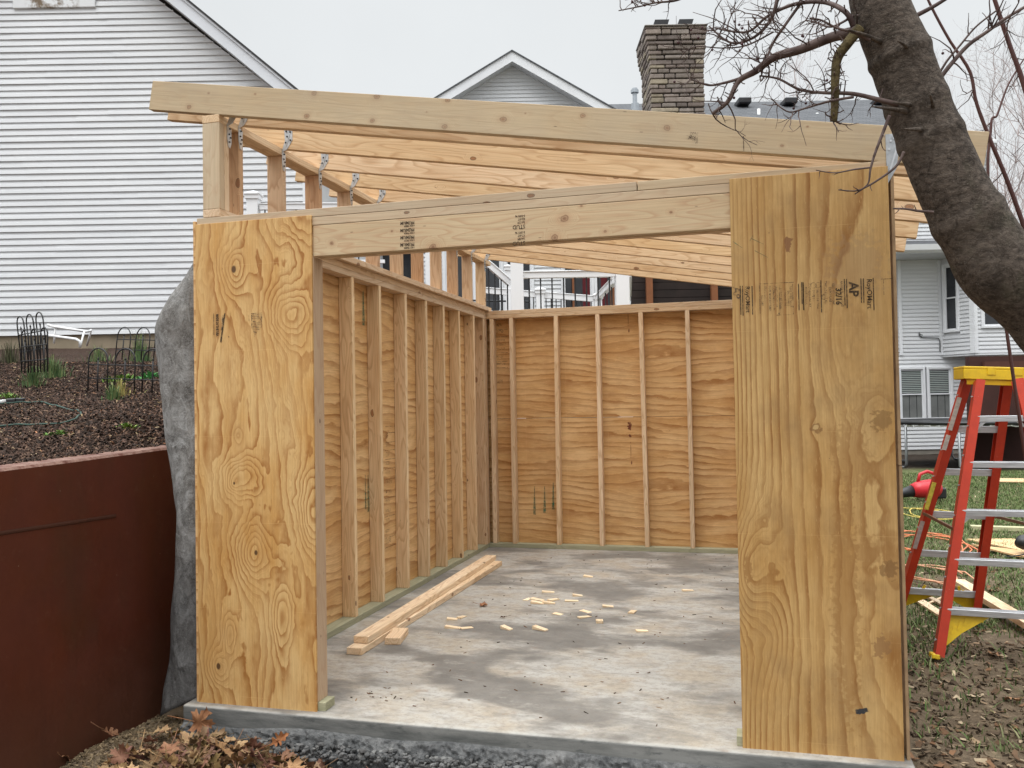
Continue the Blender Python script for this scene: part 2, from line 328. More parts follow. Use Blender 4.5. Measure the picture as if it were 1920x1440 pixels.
# pony wall on the left wall plate
PX = .038
beam('pony_plate', (PX+WD/2, Y0, H+T/2), (PX+WD/2, 4.9, H+T/2), WD, T-.001, PINE)
PT = 2.985                                      # top of the pony wall
beam('pony_plate', (PX+WD/2, Y0, PT-T/2+.012), (PX+WD/2, 4.9, PT-T/2+.012), WD, T-.001, PINE)
vstud(PX, Y0+.001, H+T, PT-T+.012, 'y', name='pony_stud', mat=PALE)
vstud(PX, Y0+T+.004, H+T, PT-T+.012, 'y', name='pony_stud')
RY = [.19+.4475*k for k in range(11)]
for k, y in enumerate(RY):
    vstud(PX, y, H+T, PT-T+.012, 'y', name='pony_stud', tint=[(.92, .8, .72), (.98, .9, .84), (.88, .72, .62), (1, .92, .86)][k % 4] if k < 10 else None)
# rafters
SL = -.1686; ang = math.atan(SL)
ux = Vector((math.cos(ang), 0, math.sin(ang))); un = Vector((-math.sin(ang), 0, math.cos(ang)))
def rafter(y, mat, x0=-.271, L=4.0, tint=None, label=None, dz=0):
    p = Vector((x0, y+T/2, 3.139+(x0+.271)*SL+dz))
    return beam('rafter', p, p+ux*L, T, .152, mat, up=(0, 0, 1), tint=tint, label=label)
TIE = NT('galvanised_steel', .38, .5); TIE.b.inputs['Metallic'].default_value = .85
TIE.base(TIE.mix(TIE.rng(TIE.noise(TIE.geo(), 40, 4), .3, .7), (.62, .64, .66), (.42, .44, .46))); TIE = TIE.m
HOLE = plain('dark_nail_hole', (.03, .03, .03), .6)
def tie(parent, x, y, z, s=1, left=True):
    b = MB(); d = .0025
    # twisted strap: upper wing on the rafter face (plane y), lower wing on the plate face (plane x)
    b.prism([(x-.004, y-d, z-.005), (x+.034, y-d, z+.012), (x+.068, y-d, z+.062), (x+.068, y-d, z+.122), (x+.044, y-d, z+.135), (x+.016, y-d, z+.128), (x+.02, y-d, z+.062)], (0, d, 0))
    b.prism([(x, y-.004, z+.012), (x, y+.034, z-.008), (x, y+.034, z-.085), (x, y+.022, z-.112), (x, y+.006, z-.105), (x, y-.004, z-.06)], (d, 0, 0))
    b.prism([(x+.024, y-2*d, z+.03), (x+.030, y-2*d, z+.028), (x+.052, y-2*d, z+.095), (x+.046, y-2*d, z+.098)], (0, d, 0))
    o = b.build('hurricane_tie', TIE, parent)
    h = MB()
    for (a, c) in ((.03, .115), (.055, .11), (.035, .085), (.056, .062), (.026, .05)): h.box(x+a-.0038, x+a+.0038, y-3.5*d, y-d-.0003, z+c-.0038, z+c+.0038)
    for (a, c) in ((.012, -.04), (.024, -.055), (.014, -.08), (.018, -.01)): h.box(x+d+.0003, x+2.8*d, y+a-.0035, y+a+.0035, z+c-.0035, z+c+.0035)
    h2 = h.build('tie_nails', HOLE, None)
    return o, h2
def fix_parent(o, par):       # keep the world place of a mesh built in world coordinates
    o.parent = par; bpy.context.view_layer.update(); o.matrix_parent_inverse = par.matrix_world.inverted()
r0 = rafter(Y0, RAFTW, tint=(1.0, .97, .92), label='front rafter, paler and greyer than the rest with knots and chipped bark at its upper end')
tints = [(1.05, 1.02, .95), (1.07, 1.03, .92), (1.04, 1.02, .98), (1.08, 1.05, .98), (1.04, .98, .88)]
rafters = []
for k, y in enumerate(RY+[4.862]):
    if k == 11: continue
    rafters.append(rafter(y, PINE, x0=-.271+[-.02, .0, .045, .0, .03, -.01, .02, 0, .01, 0, .02][k], L=4.0+[-.02, .015, .01, .02, .0, .02, -.02, .03, .0, .02, 0][k], tint=tints[k % 5]))
for k, y in enumerate(RY):
    o, h = tie(None, PX+WD+.001, y, PT-.01)
    o.parent = None; fix_parent(o, rafters[k]); fix_parent(h, rafters[k])
# right corner tie on the front rafter, over the front plate
b = MB(); zc = 2.43
b.prism([(3.301, Y0-.001, zc-.06), (3.335, Y0-.001, zc-.0), (3.350, Y0-.001, zc+.10), (3.322, Y0-.001, zc+.145), (3.296, Y0-.001, zc+.145), (3.2965, Y0-.001, zc+.03)], (0, -.003, 0))
o = b.build('hurricane_tie', TIE, None); fix_parent(o, r0)
b = MB().prism([(3.306, Y0-.0045, zc-.01), (3.312, Y0-.0045, zc-.012), (3.342, Y0-.0045, zc+.085), (3.336, Y0-.0045, zc+.09)], (0, -.004, 0))
for a, c in ((3.315, .115), (3.328, .125), (3.308, .08)): b.box(a-.004, a+.004, Y0-.007, Y0-.0045, zc+c-.004, zc+c+.004)
o = b.build('tie_slot', plain('bright_steel_slot', (.75, .77, .8), .3, metal=.6), None); fix_parent(o, r0)
o, h = tie(None, PX+WD+.001, Y0+T+.03, PT-.03); fix_parent(o, r0); fix_parent(h, r0)

# ------------------------------------------------------------------ printed stamps
INK = NT('stamp_ink', .8, .1); _n = INK.noise(INK.geo(), 70, 4, .7)
INK.base((.055, .04, .03)); INK.put(INK.b.inputs['Alpha'], INK.rng(_n, .34, .56, .35, .95)); INK = INK.m
INK2 = NT('faint_stamp_ink', .8, .1); _n = INK2.noise(INK2.geo(), 60, 4, .7)
INK2.base((.11, .08, .06)); INK2.put(INK2.b.inputs['Alpha'], INK2.rng(_n, .40, .62, .05, .8)); INK2 = INK2.m
GREEN = NT('green_marker', .8, .1); _n = GREEN.noise(GREEN.geo(), 50, 4, .7)
GREEN.base((.05, .20, .13)); GREEN.put(GREEN.b.inputs['Alpha'], GREEN.rng(_n, .35, .62, .15, .8)); GREEN = GREEN.m
def text_pts(txt, size, bold=0.0, sx=1.0):
    cu = bpy.data.curves.new('t', 'FONT'); cu.body = txt; cu.size = size; cu.resolution_u = 2; cu.offset = bold
    cu.align_x = 'LEFT'; ob = bpy.data.objects.new('t', cu); C.objects.link(ob)
    bpy.context.view_layer.update()
    me = ob.to_mesh(); vs = [(v.co.x*sx, v.co.y) for v in me.vertices]; fs = [tuple(p.vertices) for p in me.polygons]
    ob.to_mesh_clear(); bpy.data.objects.remove(ob); bpy.data.curves.remove(cu)
    return vs, fs
class Stamp:           # plane coordinates (a right, b up) on a face; placed by map2
    def __init__(s, m): s.b = MB(); s.m = m
    def text(s, txt, a, b, size, rot=0, bold=0, sx=1.0):
        vs, fs = text_pts(txt, size, bold, sx); c, q = math.cos(rot), math.sin(rot)
        s.b.add([s.m(a+x*c-y*q, b+x*q+y*c) for x, y in vs], fs)
    def rect(s, a0, a1, b0, b1): s.b.add([s.m(a0, b0), s.m(a1, b0), s.m(a1, b1), s.m(a0, b1)], [(0, 1, 2, 3)])
    def ring(s, a, b, r0, r1, n=24):
        vs = []; 
        for k in range(n): an = 2*math.pi*k/n; vs += [s.m(a+r0*math.cos(an), b+r0*math.sin(an)), s.m(a+r1*math.cos(an), b+r1*math.sin(an))]
        s.b.add(vs, [(2*k, 2*k+1, (2*k+3) % (2*n), (2*k+2) % (2*n)) for k in range(n)])
    def done(s, mat, parent, name='ink_stamp'):
        o = s.b.build(name, mat, None, fix=False); fix_parent(o, parent); return o
def fp(u, v):          # photo pixel on the front face -> (x, z)
    q = onp(u, v, 1, 0.0); return q.x, q.z
front = lambda a, b: Vector((a, -.0018, b))
S = Stamp(front); DN = -math.pi/2
def col_text(S, u, v, txt, size, bold=0, sx=1.0):    # text running downwards, left edge of glyph feet at pixel u
    x, z = fp(u, v); S.text(txt, x, z, size, DN, bold, sx)
def vline(S, u, v0, v1, w=.004):
    x, z = fp(u, v0); _, zz = fp(u, v1); S.rect(x-w/2, x+w/2, zz, z)
def hline(S, u0, u1, v, w=.003):
    x0, z = fp(u0, v); x1, _ = fp(u1, v); S.rect(x0, x1, z-w/2, z+w/2)
col_text(S, 1397.5, 537, 'RoyOMart', .026, .0004)
for u, v0, v1 in ((1388, 536, 590), (1392, 536, 592), (1410, 536, 590)): vline(S, u, v0, v1)
S.done(INK, pr_)
S = Stamp(front); col_text(S, 1625, 523, 'RoyOMart', .0285, .0004)
for u, v0, v1 in ((1614, 522, 568), (1618.5, 522, 568), (1637, 521, 582), (1583, 523, 573), (1587, 523, 578), (1506, 531, 582), (1505.5, 529, 581), (1497, 532, 582), (1503, 529, 570), (1539, 526, 586)): vline(S, u, v0, v1)
col_text(S, 1592, 529, 'AP', .052, .0016); col_text(S, 1567, 540, '32/16', .031, .0012)
S.done(INK, pr_)
S = Stamp(front)
col_text(S, 1576, 527, 'RATED SHEATHING', .0135, .0003, .9); col_text(S, 1560, 531, 'SIZED FOR SPACING', .0125, .0003, .8); col_text(S, 1554, 538, 'EXPOSURE 1', .0135, .0003)
col_text(S, 1545.5, 527, 'THICKNESS 0.451', .0145, .0003, .9); col_text(S, 1541, 551, '473', .018, .0008)
col_text(S, 1531, 543, 'MILL 473 SHEATHING', .0115, .0003, .75); col_text(S, 1523, 544, '000-PS 1-09', .013, .0006, .8); col_text(S, 1515.5, 531, 'SOUTHERN PINE PLY', .0135, .0003, .8); col_text(S, 1509, 538, 'MADE IN USA', .0135, .0003, .9)
S.done(INK2, pr_); S = Stamp(front)
x, z = fp(1528, 535); S.ring(x-.006, z, .010, .0125); S.ring(x+.012, z, .010, .0125)
for u, t_, v in ((1482, 'ROOF WALL FLOOR', 536), (1477.5, 'SPACE PANELS', 545), (1471.5, '1/8 INCH AT ENDS', 541), (1463.5, '1/8 INCH AT EDGES', 540), (1455, 'UNLESS OTHERWISE', 536), (1450, 'RECOMMENDED BY THE', 536), (1442.5, 'PANEL MANUFACTURER', 536), (1434.5, 'STORE FLAT', 537), (1428.5, 'KEEP DRY', 554)):
    col_text(S, u-1.5, v, t_, .0125, .0003, .8)
for u, v0, v1 in ((1424, 535, 588), (1461, 535, 592), (1486, 533, 590)): vline(S, u, v0, v1, .003)
hline(S, 1424, 1488, 532.5); hline(S, 1456, 1486, 591)
S.done(INK2, pr_); S = Stamp(front)
hline(S, 1652, 1673, 523.5, .003); vline(S, 1656.5, 523, 553, .003)
S.done(INK2, pr_); S = Stamp(front)
col_text(S, 1374.5, 538, 'AP', .044, .001)
S.done(INK2, pr_)
# green pencil ticks
S = Stamp(front)
for (u0, v0, u1, v1) in ((1408, 447, 1432, 458), (1415, 470, 1440, 483), (1412, 441, 1406, 452), (1374, 453, 1392, 465)):
    a, b_ = fp(u0, v0), fp(u1, v1); dx, dz = b_[0]-a[0], b_[1]-a[1]; L = math.hypot(dx, dz); nx, nz = -dz/L*.0016, dx/L*.0016
    S.b.add([front(a[0]-nx, a[1]-nz), front(a[0]+nx, a[1]+nz), front(b_[0]+nx*.4, b_[1]+nz*.4), front(b_[0]-nx*.4, b_[1]-nz*.4)], [(0, 1, 2, 3)])
S.done(GREEN, pr_, 'marker_line')
# left panel stamps
S = Stamp(front)
col_text(S, 405.5, 589, 'MADE IN THE USA', .0195, .0012, .70); vline(S, 401, 588, 628, .003)
x0, z0 = fp(422, 587); x1, z1_ = fp(415, 642); S.b.add([front(x0-.003, z0), front(x0+.003, z0), front(x1+.002, z1_), front(x1-.006, z1_)], [(0, 1, 2, 3)])
S.done(INK, pl)
S = Stamp(front); vline(S, 467, 587, 602, .002)
for i in range(15):
    v = 588+i*3.0; w = 21 if i < 9 else 21-(i-8)*2.6; a, z = fp(471+(0 if i < 9 else (i-8)*1.3), v); b_, _ = fp(471+w, v); S.rect(a, b_, z-.0019, z+.0019)
for u in (472, 490): vline(S, u, 590, 615, .003)
x0, z0 = fp(417, 590); x1, z1_ = fp(413, 640); xa, _ = fp(421.5, 590); S.b.add([front(x0, z0), front(xa, z0), front(x1+.004, z1_), front(x1, z1_)], [(0, 1, 2, 3)])
S.done(INK2, pl)
# header stamps (upside down)
hf = lambda a, b: Vector((a, Y0-.0015, b)); S = Stamp(hf)
for i in range(4):
    x, z = fp(775, 413+i*13.8-i*.2); S.text('PREMIUM', x, z, .0215, math.pi, .0007, .82); x, z = fp(775.5, 420.3+i*13.7); S.text('4 SQR TIMBER', x, z, .011, math.pi, .0004, .8)
S.done(INK, header); S = Stamp(hf)
for i in range(2):
    x, z = fp(983.5, 420+i*31); S.text('STUD', x, z, .027, math.pi, .0006, .9)
    for j, tx in enumerate(('S-GRN 96', 'KD-HT', '2x4 SPF')):
        x, z = fp(983, 401.5+j*6.0+i*31); S.text(tx, x, z, .014, math.pi, .0004, .8)
S.done(INK, header)
# rafter stamp
rf = lambda a, b: Vector((a, Y0-.0015, b)); S = Stamp(rf)
for j, tx in enumerate(('No2', 'PRIME', 'KD')):
    x, z = fp(1309, 247+j*7); S.text(tx, x, z, .022, math.pi-ang*-1, .0006, .9)
x, z = fp(1394, 262); S.rect(x-.002, x+.002, z-.045, z+.02)
S.done(INK2, r0)
# green strokes and stamps on the inner sheathing
back = lambda a, b: Vector((a, 4.9062, b)); S = Stamp(back)
def bpt(u, v): q = onp(u, v, 1, 4.9062); return q.x, q.z
for u, v0, v1 in ((1001, 912, 965), (1020, 912, 962), (1036, 905, 955)):
    x, z = bpt(u, v0); _, zz = bpt(u, v1); S.b.add([back(x-.012, zz), back(x+.016, zz), back(x+.010, z), back(x+.004, z)], [(0, 1, 2, 3)])
S.done(GREEN, shed, 'marker_line')
S = Stamp(back)
for v, tx, sz in ((612, 'APA', .05), (624, 'RATED', .04), (640, 'SIZED FOR', .032), (648, 'EXPOSURE 1', .03), (656, 'THICKNESS', .03), (672, 'PS 1-09', .04), (684, 'SHEATHING', .03), (718, '32/16', .05)):
    x, z = bpt(931, v); S.text(tx, x, z, sz, 0, .0008, .6)
for v in (601, 618, 632, 662, 678, 690): x, z = bpt(928, v); S.rect(x, x+.14, z-.003, z+.003)
S.done(INK2, shed)
lf = lambda a, b: Vector((.0015, a, b)); S = Stamp(lf)
def lpt(u, v): q = onp(u, v, 0, .0015); return q.y, q.z
for u, v0, v1, w in ((681, 545, 610, .02), (690, 890, 960, .015), (685, 890, 955, .012)):
    y, z = lpt(u, v0); _, zz = lpt(u, v1); S.b.add([lf(y-w, zz), lf(y+w, zz), lf(y+w*.4, z), lf(y-w*.4, z)], [(0, 1, 2, 3)])
S.done(GREEN, shed, 'marker_line')
S = Stamp(lf)
for v, tx, sz in ((822, 'AP', .07), (838, 'RATED', .05), (856, '32/16', .06), (872, 'SIZED', .05), (890, 'PS 1-09', .05), (908, 'EXPOSURE', .045), (926, 'MILL 473', .05), (944, 'SPACE', .05), (962, 'PANELS', .05), (980, '1/8 IN', .05), (1000, 'ENDS', .05), (1020, 'EDGES', .06)):
    y, z = lpt(723, v); S.text(tx, y, z, sz*.8, 0, .0002, .75)
for v in (800, 812, 830, 845, 862, 880, 900, 935, 970, 1010, 1028): y, z = lpt(722, v); S.rect(y, y+.2, z-.0025, z+.0025)
S.done(INK2, shed)

# ------------------------------------------------------------------ slab
def grid(name, xs, ys, hf, mat, kind='structure', smooth=True):
    nx, ny = len(xs), len(ys); X, Y = np.meshgrid(xs, ys); Z = hf(X, Y)
    v = np.stack([X.ravel(), Y.ravel(), Z.ravel()], 1)
    i = np.arange(nx*ny).reshape(ny, nx); f = np.stack([i[:-1, :-1], i[:-1, 1:], i[1:, 1:], i[1:, :-1]], -1).reshape(-1, 4)
    me = bpy.data.meshes.new(name); me.from_pydata(v.tolist(), [], f.tolist())
    if smooth: me.polygons.foreach_set('use_smooth', [True]*len(f))
    me.materials.append(mat); o = bpy.data.objects.new(name, me); C.objects.link(o)
    if kind: o['kind'] = kind
    return o
_perm = rng.permutation(512)
_gr = rng.random((257, 257))
def vn(X, Y, s=1.0, o=0.0):          # value noise, vectorised
    X = np.asarray(X)*s+o*17.3; Y = np.asarray(Y)*s+o*9.1; xi = np.floor(X).astype(int); yi = np.floor(Y).astype(int)
    fx = X-xi; fy = Y-yi; fx = fx*fx*(3-2*fx); fy = fy*fy*(3-2*fy)
    g = lambda a, b: _gr[a % 256, b % 256]
    return (g(xi, yi)*(1-fx)+g(xi+1, yi)*fx)*(1-fy)+(g(xi, yi+1)*(1-fx)+g(xi+1, yi+1)*fx)*fy-.5
t = NT('worn_concrete', .75, .3); g = t.geo()
gm = t.mapv(g, (1.0, 1.45, 1.0), rot=(0, 0, .12))
pat = t.noise(gm, 1.15, 8, .6, .5); st = t.noise(t.mapv(g, (1.1, 2.2, 1), rot=(0, 0, .3)), 2.2, 6, .6, .5)
dis = t.vadd(t.mapv(g, (1.05, 1.8, 1), rot=(0, 0, .1)), t.n('ShaderNodeVectorMath', {0: t.noise(g, 1.7, 6, .62, out=1), 1: (.9, .9, .9)}, operation='MULTIPLY'))
cell = t.vor(dis, 1.15, feature='SMOOTH_F1')
msk = t.rng(t.mt('ADD', t.mt('ADD', t.mt('MULTIPLY', cell, -.62), t.mt('MULTIPLY', pat, .55)), t.mt('MULTIPLY', st, .42)), .10, .27, 0, .92, True)
gx, gy, gz = t.sep(g)
c = t.mix(t.rng(t.noise(g, 5, 6, .6), .3, .7), (.14, .13, .116), (.235, .22, .197))
c = t.mix(msk, c, t.mix(t.rng(t.noise(g, 3.5, 6, .65), .42, .62), (.45, .43, .39), (.41, .355, .28)))
c = t.mix(t.mt('MULTIPLY', t.rng(t.noise(t.mapv(g, (2.5, 7, 1), rot=(0, 0, .45)), 1.6, 6, .7), .5, .75, 0, .5), 1.0), c, (.13, .12, .105))
c = t.mix(t.rng(t.noise(t.mapv(g, (12, 18, 1), rot=(0, 0, .5)), 1.4, 6, .72), .48, .72, 0, .6), c, (.17, .15, .13)); c = t.mix(t.rng(t.noise(g, 45, 5, .72), .55, .75, 0, .6), c, (.11, .10, .09)); c = t.mix(t.rng(t.noise(t.mapv(g, (2.5, 5, 1), rot=(0, 0, .6)), 1.3, 7, .75), .57, .72, 0, .45), c, (.56, .53, .47)); c = t.mix(t.rng(t.noise(g, 16, 7, .78), .50, .70, 0, .5), c, (.20, .175, .145)); c = t.mix(t.rng(t.noise(g, 8, 6, .7), .62, .72, 0, .35), c, (.30, .17, .10))
c = t.mix(t.rng(t.vor(g, 26), .03, .07, .7, 0), c, (.06, .045, .035))
c = t.mix(t.mt('MULTIPLY', t.rng(t.noise(g, 2.2, 4), .52, .66), t.rng(t.vor(g, 60), .08, .16, .6, 0)), c, (.16, .09, .05))
# the formed front face is darker, streaked
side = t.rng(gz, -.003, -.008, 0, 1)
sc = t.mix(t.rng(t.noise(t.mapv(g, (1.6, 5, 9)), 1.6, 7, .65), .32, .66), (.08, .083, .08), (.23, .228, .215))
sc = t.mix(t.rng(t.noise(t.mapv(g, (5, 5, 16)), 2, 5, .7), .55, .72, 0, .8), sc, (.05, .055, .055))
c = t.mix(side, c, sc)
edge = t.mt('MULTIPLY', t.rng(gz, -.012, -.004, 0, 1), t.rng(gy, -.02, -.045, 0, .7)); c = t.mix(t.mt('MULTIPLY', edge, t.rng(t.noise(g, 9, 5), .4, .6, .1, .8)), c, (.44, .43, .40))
t.base(c); t.rough(t.rng(pat, .3, .7, .55, .85)); t.bump(t.mt('ADD', t.noise(g, 50, 5, .7), t.mt('MULTIPLY', t.noise(g, 6, 3), 2.0)), .35, .006); SLAB = t.m
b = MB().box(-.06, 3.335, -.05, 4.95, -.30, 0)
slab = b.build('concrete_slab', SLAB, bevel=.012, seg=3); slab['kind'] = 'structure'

# ------------------------------------------------------------------ ground
def hground(X, Y):
    z = -.155+.03*vn(X, Y, .9)+.02*vn(X, Y, 3, 1)+.008*vn(X, Y, 12, 2)
    z = z+.08*np.exp(-((X+.18)**2/.03+(Y+.32)**2/.05))       # spoil heap by the wall
    z = z-.05*np.exp(-((Y+.4)**2/.2))*((X > .25) & (X < 3.2))*np.clip((X-.2)*2, 0, 1)
    z = z+.045*np.exp(-((X-3.45)**2/.02))*(Y < 1.2)
    z = np.where(Y > 14, z-.06*np.clip((Y-14)/10, 0, 1), z)
    return z
xs = np.concatenate([np.linspace(-90, -2, 10), np.linspace(-1.5, 9, 260), np.linspace(9.5, 110, 16)])
ys = np.concatenate([np.linspace(-30, -2, 8), np.linspace(-1.6, 9, 240), np.linspace(9.4, 30, 40), np.linspace(33, 220, 14)])
t = NT('muddy_lawn', .9, .15); g = t.geo(); gx, gy, gz = t.sep(g)
mud = t.mix(t.rng(t.noise(g, 7, 7, .7), .3, .7), (.095, .068, .043), (.19, .142, .095)); mud = t.mix(t.rng(t.noise(g, 24, 6, .7), .5, .72, 0, .8), mud, (.055, .04, .026))
mud = t.mix(t.rng(t.noise(g, 2.5, 4), .5, .7, 0, .5), mud, (.28, .215, .15))
gra = t.mix(t.rng(t.noise(g, 9, 6, .7), .3, .7), (.06, .085, .028), (.15, .145, .07))
fac = t.mt('ADD', t.rng(gy, 2.5, 10, 0, 1), t.rng(t.noise(g, 1.6, 6, .65), .3, .7, -.5, .5)); c = t.mix(t.rng(fac, .25, .75), mud, gra)
c = t.mix(t.mt('MULTIPLY', t.rng(t.noise(g, 14, 5, .7), .56, .66), t.rng(gy, 20, 10, .0, .55)), c, (.34, .26, .16))
c = t.mix(t.mt('MULTIPLY', t.rng(gy, 17.5, 18.5), t.rng(gy, 60, 50)), c, (.035, .025, .018))
t.base(c); t.bump(t.noise(g, 35, 6, .7), .8, .02); SOIL = t.m
grid('ground', xs, ys, hground, SOIL)

def cmat(name, rough=.9, spec=.15, scale=40, amt=.3, trans=0, bump=.3):
    t = NT(name, rough, spec); at = t.n('ShaderNodeAttribute', attribute_name='tone', out='Color')
    t.base(t.mix(t.rng(t.noise(t.geo(), scale, 4, .6), .3, .75, 0, amt), at, (.03, .02, .012)))
    if bump: t.bump(t.noise(t.geo(), scale*2, 3), bump, .003)
    return t.m
def stones(name, n, pos, size, cols, label, cat, flat=.7, sub=1, rough=1.0, kind='stuff'):
    bm = bmesh.new(); bmesh.ops.create_icosphere(bm, subdivisions=sub, radius=1); base = np.array([v.co[:] for v in bm.verts]); fcs = [tuple(v.index for v in f.verts) for f in bm.faces]; bm.free()
    b = MB()
    for i in range(n):
        p = pos(); s = size(); m = base*(1+.22*rough*rng.standard_normal((len(base), 1)).clip(-1.5, 1.5)); q = m*np.array([s*random.uniform(.8, 1.4), s*random.uniform(.7, 1.1), s*flat])
        a = random.random()*6.28; ca, sa = math.cos(a), math.sin(a)
        q = np.stack([q[:, 0]*ca-q[:, 1]*sa, q[:, 0]*sa+q[:, 1]*ca, q[:, 2]], 1)+np.array(p)
        k = random.uniform(.75, 1.25); cc = random.choice(cols); b.add(q.tolist(), fcs, tuple(min(1, x*k) for x in cc))
    o = b.build(name, cmat(name+'_surface', .85, .3, 30, .4), fix=False); tag(o, label, cat, kind=kind); return o
# rough lumpy footing poured below the formed face
def foot():
    b = MB(); nx, nz = 520, 34; v = []; f = []
    for j in range(nz):
        q = j/(nz-1)
        for i in range(nx):
            x = -.05+3.42*i/(nx-1); top = -.085-.022*mnoise.noise(Vector((x*2.3, 1, 0)))+.010*math.sin(x*1.1)+.02*(x/3.3)
            y = -.048-.13*q; z = top+(-.135-top-.1)*q**1.15
            n = mnoise.noise(Vector((x*28, q*5.5, 3)))*.016+mnoise.noise(Vector((x*60, q*12, 9)))*.010+abs(mnoise.noise(Vector((x*15, q*3, 5))))*.03
            v.append((x, y-n*(min(1, q*6)), z+n*.8*min(1, q*6)))
    for j in range(nz-1):
        for i in range(nx-1): f.append((j*nx+i, j*nx+i+1, (j+1)*nx+i+1, (j+1)*nx+i))
    b.add(v, f)
    t = NT('crumbly_concrete', .85, .35); g = t.geo()
    c = t.mix(t.rng(t.noise(g, 22, 6, .7), .3, .7), (.04, .042, .044), (.17, .17, .168)); c = t.mix(t.rng(t.noise(g, 3, 4), .55, .7, 0, .6), c, (.25, .245, .235))
    t.base(c); t.bump(t.noise(g, 90, 5, .7), .8, .008)
    o = b.build('slab_footing', t.m, fix=False); o['kind'] = 'structure'
foot()
def fpos():
    x = random.uniform(-.02, 3.34); return (x, random.uniform(-.19, -.10), -.135+random.uniform(-.02, .03)-.02*0)
stones('concrete_crumbs', 1500, fpos, lambda: random.uniform(.006, .017), [(.07, .073, .075), (.12, .12, .12), (.17, .17, .165)], 'lumps of rough grey concrete spilled along the foot of the slab', 'concrete rubble')
def gpos(): x = random.uniform(.35, 3.3); y = random.uniform(-.75, -.18); return (x, y, float(hground(x, y))+.006)
stones('gravel', 3200, gpos, lambda: random.uniform(.006, .013), [(.36, .36, .36), (.46, .45, .43), (.28, .27, .26), (.5, .48, .44), (.22, .2, .19)], 'pale grey gravel in front of the slab edge', 'gravel')

# ------------------------------------------------------------------ retaining wall
t = NT('rust_red_paint', .62, .3); g = t.geo(); gx, gy, gz = t.sep(g)
c = t.mix(t.rng(t.noise(g, 1.4, 5, .6), .3, .7), (.062, .0125, .0045), (.092, .020, .009)); c = t.mix(t.rng(t.noise(t.mapv(g, (3, 3, 1.3)), 1.3, 5, .6), .52, .78, 0, .6), c, (.05, .022, .010))
c = t.mix(t.rng(gz, .35, -.1, 0, .35), c, (.075, .045, .026))
c = t.mix(t.rng(t.vor(g, 9), .012, .022, .8, 0), c, (.34, .25, .2)); c = t.mix(t.rng(t.noise(g, 60, 4, .7), .62, .8, 0, .4), c, (.05, .02, .012))
nz_ = t.sep(t.n('ShaderNodeNewGeometry', out='Normal'))[2]; top = t.rng(nz_, .3, .6); c = t.mix(t.mt('MULTIPLY', top, t.rng(t.noise(g, 16, 6, .7), .35, .62)), c, (.25, .15, .115))
c = t.mix(t.rng(t.noise(t.mapv(g, (6, 6, .8)), 1.5, 6, .7), .5, .7, 0, .2), c, (.034, .009, .004)); c = t.mix(t.rng(t.noise(g, 12, 6, .75), .6, .74, 0, .35), c, (.13, .065, .042)); c = t.mix(t.rng(t.vor(g, 30), .02, .05, .6, 0), c, (.03, .012, .008))
t.base(c); t.rough(t.rng(t.noise(g, 5, 4), .3, .7, .5, .8)); t.bump(t.mt('ADD', t.noise(g, 5, 3), t.mt('MULTIPLY', t.noise(g, 80, 3), .2)), .15, .01); RUST = t.m
wall = empty('retaining_wall', (-.39, 0, -.3), label='smooth rust-red retaining wall holding back the mulch bed left of the shed', cat='retaining wall')
def ztop(y): return 1.243+.032*(y+.9)/1.2 if y < .5 else 1.281+.012*(y-.5)
def wallx(y): return -.345-.05*(y+.9)/1.3 if y < .8 else -.41-.005*(y-.8)
b = MB(); ysw = np.linspace(-3.2, 6.2, 48); prof = []
for y in ysw:
    x = wallx(y)+.39+.004*mnoise.noise(Vector((0, y*1.3, 0))); zt = ztop(y)+.3+.004*mnoise.noise(Vector((0, y*3, 4)))
    prof.append([(x-.02*0, y, .0), (x, y, .95 if True else 0), (x, y, zt-.012), (x-.012, y, zt), (x-.15, y, zt+.003), (x-.16, y, zt-.012), (x-.16, y, 0)])
vs = [p for r in prof for p in r]; n = 7
b.add(vs, [(i*n+k, i*n+(k+1) % n, (i+1)*n+(k+1) % n, (i+1)*n+k) for i in range(len(ysw)-1) for k in range(n)]+[tuple(range(n)), tuple(range((len(ysw)-1)*n, len(ysw)*n))])
b.build('wall_face', RUST, wall)
SEAM = plain('dark_seam', (.045, .013, .006), .7)  # dark red-brown colour of the sheet seam
# sheet joints: a lapped upper strip and vertical joints
b = MB()
for y0, y1 in ((-3.2, -.14),):
    for i in range(14):
        ya = y0+(y1-y0)*i/14; yb = y0+(y1-y0)*(i+1)/14
        for q in (ya,):
            xa, xb = wallx(ya)+.39, wallx(yb)+.39; za, zb = .945+.3-.018*(ya+.13)*-1*0, 0
            zA = .944+.3-.027*(ya+.14); zB = .944+.3-.027*(yb+.14)
            b.add([(xa+.002, ya, zA), (xb+.002, yb, zB), (xb+.0035, yb, zB+.003), (xa+.0035, ya, zA+.003), (xb+.0035, yb, zB+.010), (xa+.0035, ya, zA+.010), (xa+.001, ya, zA+.018), (xb+.001, yb, zB+.018)], [(0, 1, 2, 3), (3, 2, 4, 5), (5, 4, 7, 6)])
b.build('panel_joint', SEAM, wall)

